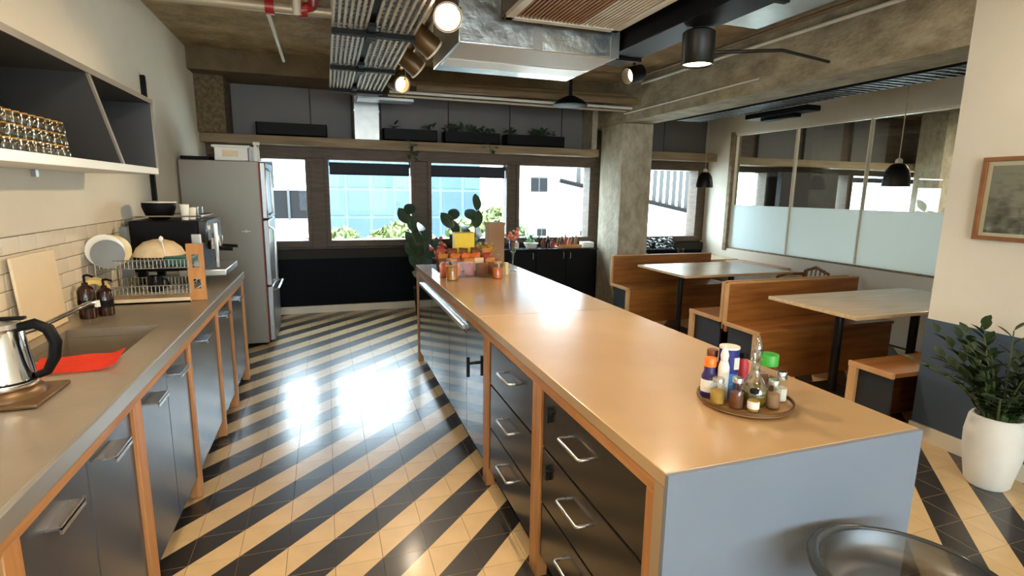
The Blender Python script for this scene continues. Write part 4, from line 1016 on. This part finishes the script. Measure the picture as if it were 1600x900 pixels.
obj('stem', CY(NB(), (2.58, 4.32, 2.70), (2.58, 4.32, ZC), .012), 'black', t)
l = bpy.data.lights.new('wall_spot', 'SPOT'); l.energy = 150; l.color = (1, .74, .44); l.spot_size = .75; l.spot_blend = .7; l.shadow_soft_size = .05
o = bpy.data.objects.new('wall_spot', l); COL.objects.link(o); o.parent = t; o.location = d*.1; o.rotation_euler = d.to_track_quat('-Z', 'Y').to_euler()
gd = thing('silver_duct', 'rectangular silver ceiling duct near the long beam', 'duct', (2.62, 2.2, 2.7))
obj('duct_run', BX(2.46, 2.82, .6, 3.15, 2.71, ZC-.03, .003), 'galvanised', gd); obj('seam', B(BX(2.45, 2.83, 2.5, 2.52, 2.70, ZC-.03), 2.45, 2.83, 1.4, 1.42, 2.70, ZC-.03), 'fridge_side', gd)
# track with spot heads
tk = thing('light_track', 'dark ceiling light track beside the cable trays', 'track', (.75, 4.6, 2.78))
obj('rail', BX(.728, .762, 2.2, 6.4, 2.76, 2.785), 'bronze', tk)
for y in (2.6, 4.4, 6.2): obj('hanger_rod', CY(NB(), (.745, y, 2.785), (.745, y, ZC), .006, n=8), 'black_metal', tk)
def spot(y, aim, label, lit, power=0):
    base = V((.745, y, 2.66)); d = V(aim).normalized()
    t = thing('track_spotlight', label, 'spotlight', base, 'track spotlights')
    obj('yoke', B(CY(NB(), (.745, y, 2.7595), (.745, y, 2.70), .012),   .658, .832, y-.012, y+.012, 2.695, 2.705), 'bronze', t)
    q = d.to_track_quat('Z', 'Y').to_matrix().to_4x4(); q.translation = base
    c = NB(); LA(c, [(0, -.14), (.06, -.14), (.078, -.12), (.082, .07), (.076, .07), (.072, -.02), (0, -.025)], n=24); XF(c, q); obj('can', c, 'bronze', t)
    c = NB(); LA(c, [(.082, .06), (.087, .06), (.087, .074), (.082, .074)], n=24); XF(c, q); obj('bezel', c, 'slat_white', t)
    c = NB(); LA(c, [(0, .035), (.04, .03), (.068, .01), (.068, -.01), (0, -.015)], n=20); XF(c, q); obj('bulb', c, 'bulb_warm' if lit == 2 else 'bulb_dim' if lit else 'plastic_white', t)
    if power:
        l = bpy.data.lights.new('spot_light', 'SPOT'); l.energy = power; l.color = (1, .79, .56); l.spot_size = 1.9; l.spot_blend = .6; l.shadow_soft_size = .05
        o = bpy.data.objects.new('spot_light', l); COL.objects.link(o); o.parent = t; o.location = d*.09; o.rotation_euler = d.to_track_quat('-Z', 'Y').to_euler()
    return t
spot(3.45, (-.15, -1, -.62), 'lit bronze track spotlight nearest the camera, aimed forward', 2, 90)
spot(4.15, (.8, .2, -.6), 'second bronze track spotlight from the camera, turned aside', 0)
spot(4.85, (.8, .2, -.6), 'third bronze track spotlight from the camera, turned aside', 0)
spot(5.75, (.45, -1, -.35), 'far dimly lit track spotlight near the windows', 1, 20)
# black pendant can over the island right side
cn = thing('can_downlight', 'black cylinder ceiling downlight with glowing rim', 'downlight', (2.33, 3.12, 2.43))
obj('can', LA(NB(), [(.098, 0), (.102, .004), (.102, .20), (.09, .21), (0, .21), (0, .16), (.08, .16), (.092, .01), (.098, 0)], (2.33, 3.12, 2.43), 30), 'lamp_black', cn)
obj('lens', LA(NB(), [(0, .02), (.09, .012)], (2.33, 3.12, 2.43), 28), 'bulb_dim', cn)
obj('stem', CY(NB(), (2.33, 3.12, 2.64), (2.33, 3.12, 2.6595), .04), 'black_metal', cn)
obj('side_arm', TU(NB(), [(2.43, 3.12, 2.52), (2.9, 3.0, 2.55), (3.70, 3.35, 2.62)], .012, 8), 'black_metal', cn)
l = bpy.data.lights.new('can_light', 'SPOT'); l.energy = 70; l.color = (1, .80, .58); l.spot_size = 2.3; l.spot_blend = .7; l.shadow_soft_size = .09
o = bpy.data.objects.new('can_light', l); COL.objects.link(o); o.parent = cn; o.location = (0, 0, -.01)
# unseen opal globes added above and behind the camera as warm ambient fill
def globe(x, y, label, power):
    t = thing('added_fill_globe', label, 'lamp', (x, y, 2.5), 'added fill globes')
    obj('globe', SP(NB(), (x, y, 2.62), .11, sub=3), 'opal', t); obj('cap', LA(NB(), [(.05, .21), (.04, .25), (0, .25)], (x, y, 2.5), 16), 'lamp_black', t)
    obj('cord', CY(NB(), (x, y, 2.75), (x, y, ZC), .005, n=6), 'lamp_black', t)
    l = bpy.data.lights.new('globe_fill_light', 'POINT'); l.energy = power; l.color = (1, .84, .64); l.shadow_soft_size = .115
    o = bpy.data.objects.new('globe_fill_light', l); COL.objects.link(o); o.parent = t; o.location = (0, 0, -.02)
globe(-.25, 1.45, 'added opal fill globe over the near aisle', 48)
globe(3.25, 1.2, 'added opal fill globe near the pier wall', 10)
globe(.9, -.6, 'added opal fill globe behind the near island end', 20)
globe(1.2, -2.8, 'added opal fill globe in the rear of the room', 45)
# pipes
def pipe(name, pts, r, m_, label, n=10):
    return single(name, TU(NB(), pts, r, n), m_, label, 'pipe', pts[0])
t = thing('sprinkler_pipe', 'grey sprinkler pipe with red fittings under the ceiling', 'pipe', (-.7, 4.55, 2.9))
obj('run', CY(NB(), (XL, 4.62, 2.91), (.74, 4.56, 2.91), .035, n=16), 'conduit', t)
for x in (-.33, -.10): obj('coupling', CY(NB(), (x-.03, 4.585, 2.91), (x+.03, 4.585, 2.91), .052, n=16), 'red_pipe', t, 'red pipe coupling')
obj('elbow', TU(NB(), [(-.15, 4.57, 2.91), (-.05, 4.57, 2.93), (-.02, 4.5, 2.96), (-.02, 4.3, 2.965)], .04, 12), 'red_pipe', t)
obj('drop', CY(NB(), (-.14, 4.56, 2.87), (-.14, 4.52, 2.99), .03, n=14), 'pipe_white', t)
obj('branch', CY(NB(), (-.345, 4.65, 2.875), (-.345, 6.2, 2.875), .016, n=10), 'pipe_white', t, 'thin white branch pipe')
for x in (-.9, .1): obj('clamp', CY(NB(), (x, 4.59, 2.93), (x, 4.59, ZC-.002), .006, n=6), 'galvanised', t)
pipe('insulated_pipe', [(1.0, 6.25, 2.73), (3.70, 6.1, 2.735)], .045, 'pipe_brown', 'brown insulated pipe crossing in front of the windows')
pipe('insulated_pipe', [(.6, 6.45, 2.80), (3.70, 6.35, 2.83)], .035, 'pipe_brown', 'thinner brown pipe above the insulated crossing pipe')
pipe('conduit_pipe', [(.7, 6.2, 2.655), (3.70, 6.2, 2.66)], .016, 'pipe_white', 'pale conduit crossing just below the insulated pipe')
pipe('conduit_pipe', [(.7, 6.35, 2.64), (3.70, 6.35, 2.645)], .014, 'conduit', 'thin grey conduit crossing lowest in front of the windows')
pipe('conduit_pipe', [(XP-.02, 2.45, 2.905), (XP-.02, 6.0, 2.925)], .016, 'pipe_white', 'pale conduit running high along the concrete beam')
pipe('conduit_pipe', [(XP-.012, 4.08, 2.63), (XP-.012, 6.4, 2.62)], .009, 'pipe_white', 'thin pale conduit running low along the concrete beam')
pipe('conduit_pipe', [(XP-.1, 1.2, 2.97), (XP-.1, 6.0, 2.98)], .016, 'pipe_brown', 'brown conduit in the corner of beam and ceiling')
d_ = thing('black_dome_light', 'black dome fitting hanging from the crossing conduits', 'light', (2.70, 5.88, 2.57))
obj('dome', LA(NB(), [(0, .13), (.05, .12), (.15, .07), (.20, .02), (.19, .015), (.1, .0), (0, -.01)], (2.70, 5.88, 2.57), 24), 'black', d_); obj('stem', CY(NB(), (2.70, 5.88, 2.68), (2.70, 5.88, ZC), .02), 'black', d_)
single('vertical_duct', B(BX(.37, .67, 7.12, 7.40, 2.216, 2.82, .004), .36, .68, 7.11, 7.41, 2.55, 2.57), 'galvanised', 'vertical silver duct standing on the window ledge', 'duct', (.52, 7.26, 2.216))
t = thing('duct_cowl', 'flat silver plate hanging at the end of the trays', 'plate', (.69, 6.6, 2.6))
obj('plate', BX(.38, 1.0, 6.45, 6.7, 2.60, 2.63, .003), 'galvanised', t)
for x in (.45, .93): obj('hanger_rod', CY(NB(), (x, 6.58, 2.63), (x, 6.58, ZC), .006, n=6), 'galvanised', t)
# planters on the ledge
LL = leaf_mesh(.10, .05, 'leaf_ficus', .2, .3, 4)
for i, (x0, x1, pl, lab) in enumerate(((-.74, .05, 0, 'empty long black planter on the high ledge above the fridge'), (.72, 1.40, 3, 'long black planter with few leaves right of the vertical duct'), (1.50, 2.25, 10, 'black planter with bushy plants in the ledge middle'), (2.35, 3.2, 12, 'black planter with spiky plants near the column end'))):
    t = thing('ledge_planter', lab, 'planter', ((x0+x1)/2, 7.22, 2.216), 'planters on the high ledge')
    pb = NB(); a, c, z0, z1 = 7.12, 7.32, 2.2165, 2.37
    B(pb, x0, x1, a, c, z0, z0+.02); B(pb, x0, x1, a, a+.01, z0, z1); B(pb, x0, x1, c-.01, c, z0, z1); B(pb, x0, x0+.01, a, c, z0, z1); B(pb, x1-.01, x1, a, c, z0, z1)
    obj('trough', pb, 'black', t); obj('soil', BX(x0+.01, x1-.01, a+.01, c-.01, z0+.02, z1-.02), 'soil', t)
    for q in range(pl):
        x = x0+.06+(x1-x0-.12)*random.random()
        for k_ in range(5): inst('leaf', LL, t, (x+random.gauss(0, .02), 7.2+random.gauss(0, .02), 2.35+random.uniform(0, .07)), Euler((random.uniform(.3, 1.3), 0, random.uniform(0, 6.28))))
for i, (x, lab) in enumerate(((1.0, 'small trailing plant hanging over the ledge above the window post'), (2.05, 'few trailing leaves hanging over the ledge above the middle window'))):
    t = thing('trailing_plant', lab, 'plant', (x, 7.05, 2.216), 'trailing plants on the ledge')
    obj('stem', TU(NB(), [(x, 7.10, 2.225), (x+.03, 7.045, 2.225), (x+.05, 7.035, 2.12), (x+.08, 7.035, 2.02 if i == 0 else 2.15)], .005, 6), 'stem', t)
    for q in range(10 if i == 0 else 5): inst('leaf', LL, t, (x+.04+random.gauss(0, .05), 7.03, 2.20-random.random()*(.2 if i == 0 else .08)), Euler((random.uniform(-.6, .6), random.uniform(-.5, .5), random.uniform(2.2, 4.0))))
# nook cable tray and pendants
nt_ = thing('black_cable_tray', 'black perforated cable tray above the booths', 'cable tray', (4.62, 4.3, 2.56))
bt = NB(); B(bt, 4.44, 4.46, 2.5, 6.3, 2.56, 2.63); B(bt, 4.80, 4.82, 2.5, 6.3, 2.56, 2.63); obj('side_rail', bt, 'black', nt_)
bt = NB()
for q in range(48): B(bt, 4.46, 4.80, 2.52+q*.079, 2.52+q*.079+.035, 2.56, 2.568)
obj('rungs', bt, 'charcoal', nt_, kind='stuff')
obj('cables', B(BX(4.5, 4.6, 2.5, 6.3, 2.57, 2.60), 4.63, 4.7, 2.5, 6.3, 2.57, 2.595), 'rubber_grey', nt_)
for y in (2.9, 4.5, 6.0): obj('hanger_rod', CY(CY(NB(), (4.43, y, 2.58), (4.43, y, ZC), .006, n=6), (4.83, y, 2.58), (4.83, y, ZC), .006, n=6), 'black', nt_)
single('surface_box', B(BX(4.85, 5.05, 4.6, 5.5, 2.50, 2.56, .01), 4.9, 5.0, 4.8, 5.3, 2.46, 2.50, .01), 'black', 'black junction boxes hanging beside the nook cable tray', 'box', (4.95, 5.05, 2.46))
def pendant(x, y, z0, label):
    t = thing('pendant_lamp', label, 'lamp', (x, y, z0), 'black pendant lamps over the booths')
    obj('shade', LA(NB(), [(.112, 0), (.108, .06), (.092, .14), (.06, .19), (.03, .205), (0, .207), (0, .195), (.055, .18), (.085, .13), (.1, .06), (.105, 0), (.112, 0)], (x, y, z0), 28), 'lamp_black', t)
    obj('socket', LA(NB(), [(.03, .205), (.028, .235), (.012, .25), (0, .25)], (x, y, z0), 14), 'slat_white', t)
    obj('cord', CY(NB(), (x, y, z0+.25), (x, y, ZC), .004, n=6), 'conduit', t)
    obj('bulb', SP(NB(), (x, y, z0+.06), .035), 'ceramic', t)
pendant(4.90, 6.22, 1.70, 'black bell pendant lamp beside the nook window')
pendant(4.90, 3.57, 1.70, 'black bell pendant lamp in front of the glass partition')

# ================================================================== OUTSIDE
struct('street_ground', BX(-60, 90, YF+3, 120, -14.2, -14), 'street')
def building(name, label, x0, x1, y0, y1, z0, z1, wallm, cols, rows, panem, gap=.12, zlo=None, inset=.06):
    t = thing(name, label, 'building', ((x0+x1)/2, (y0+y1)/2, -14))
    obj('wall', BX(x0, x1, y0, y1, -14, z1), wallm, t)
    zlo = z0 if zlo is None else zlo
    cw, rh = (x1-x0)/cols, (z1-zlo)/rows
    ms = [mesh_of(BX(-cw/2+gap/2, cw/2-gap/2, -inset, .02, -rh/2+gap/2, rh/2-gap/2), p, 'pane', 0) for p in panem]
    for i in range(cols):
        for j in range(rows):
            inst('pane', ms[(i*5+j*3+(i*j) % 4) % len(ms)], t, (x0+(i+.5)*cw, y0, zlo+(j+.5)*rh))
    return t
building('office_tower', 'pale blue glass office tower outside the middle windows', -6, 14, 34, 44, -4, 10, 'bld_frame', 14, 9, ['bld_pane', 'bld_pane', 'bld_pane_pale'], .2, -5)
def wbuilding(name, label, x0, x1, y0, y1, z1, wins, wallm='bld_white'):
    t = thing(name, label, 'building', ((x0+x1)/2, (y0+y1)/2, -14)); obj('wall', BX(x0, x1, y0, y1, -14, z1), wallm, t)
    for a, c, z0, z2 in wins:
        w_ = obj('window', BX(a, c, y0-.03, y0+.05, z0, z2), 'bld_window', t)
        obj('shutter', B(BX(a, (a+c)/2-.03, y0-.05, y0-.03, z0+.05, z2-.05), (a+c)/2+.03, c, y0-.05, y0-.03, z0+.05, z2-.05), 'bld_dark', w_)
        obj('sill', BX(a-.1, c+.1, y0-.12, y0, z0-.1, z0), wallm, w_)
    return t
wbuilding('white_house', 'sunlit white apartment house outside the right hand window', 7.2, 14.5, 20, 26, 3.1, [(7.6, 8.3, 1.6, 2.2), (9.9, 10.7, .9, 2.4), (11.3, 11.9, .7, 1.6), (9.8, 11.2, -.7, .1), (7.9, 8.3, -.9, .2)])
wbuilding('white_house', 'white apartment block outside the booth window', 14.7, 34, 23, 29, 6, [(15.6, 16.6, 1.2, 2.4), (18.5, 19.5, 1.2, 2.4), (21, 22, 1.2, 2.4), (24, 25, 1.2, 2.4)])
wbuilding('low_house', 'pale house with dark balcony outside the narrow window by the fridge', -5.5, -.6, 22, 28, 4.5, [(-2.6, -1.8, 1.6, 2.6)])
t = thing('balcony', 'dark balcony strip across the pale house outside', 'balcony', (-2.2, 21.2, .1))
obj('slab', BX(-5.0, -.65, 20.9, 21.98, .55, .75), 'bld_dark', t); obj('parapet', BX(-5.0, -.65, 20.9, 21.0, .75, 1.55), 'bld_dark', t)
for i in range(4): obj('baluster', BX(-4.6+i*1.1, -4.52+i*1.1, 20.85, 20.9, .5, 1.6), 'bld_window', t)
# awning outside the nook window
t = thing('awning_roof', 'slatted awning with a slanting dark beam outside the nook window', 'awning', (7.0, 10.5, 0))
aw = NB(); TU(aw, [(4.6, 10.4, 1.85), (9.5, 10.4, .9)], .05, 6); obj('beam', aw, 'bld_dark', t)
for i in range(26):
    x = 5.0+i*.17; zt_ = 2.6; zb_ = 1.85-(x-4.6)*.194
    obj('slat', BX(x, x+.10, 10.45, 10.47, zb_, zt_), 'awning', t)
obj('top_bar', BX(4.9, 9.5, 10.42, 10.5, 2.6, 2.68), 'bld_dark', t)
# trees
def tree(x, y, top, r, label, seed):
    random.seed(seed)
    t = thing('street_tree', label, 'tree', (x, y, -14), 'trees outside the windows')
    obj('trunk', TU(NB(), [(x, y, -14), (x+.2, y, -8), (x, y, top-1.5*r)], [.3, .22, .12], 8), 'bark', t)
    b_ = NB()
    for i in range(1500):
        d = V((random.gauss(0, 1), random.gauss(0, 1), random.gauss(0, 1))).normalized()*random.uniform(.55, 1)**.5*r
        p = V((x, y, top-r))+V((d.x*1.25, d.y, d.z*(1+.15*math.sin(d.x*4/r))))
        u_ = V((random.gauss(0, 1), random.gauss(0, 1), random.gauss(0, 1))).normalized()*.17; w_ = u_.orthogonal().normalized()*.1
        b_.faces.new([b_.verts.new(p-u_), b_.verts.new(p+w_), b_.verts.new(p+u_), b_.verts.new(p-w_)])
    obj('foliage', b_, 'tree_leaf', t, kind='stuff')
tree(1.95, 15.5, .72, .85, 'yellow green tree top in the window behind the left rubber plant', 1)
tree(.2, 18.5, .3, .9, 'round green tree top low in the widest left window', 2)
tree(4.9, 16.8, 1.05, 1.15, 'tall light green tree top in the middle window', 3)
tree(-2.6, 17, .3, 1.1, 'green tree top low in the narrow window by the fridge', 4)
tree(8.6, 17.0, .1, .8, 'green tree top low in the right hand window', 5)
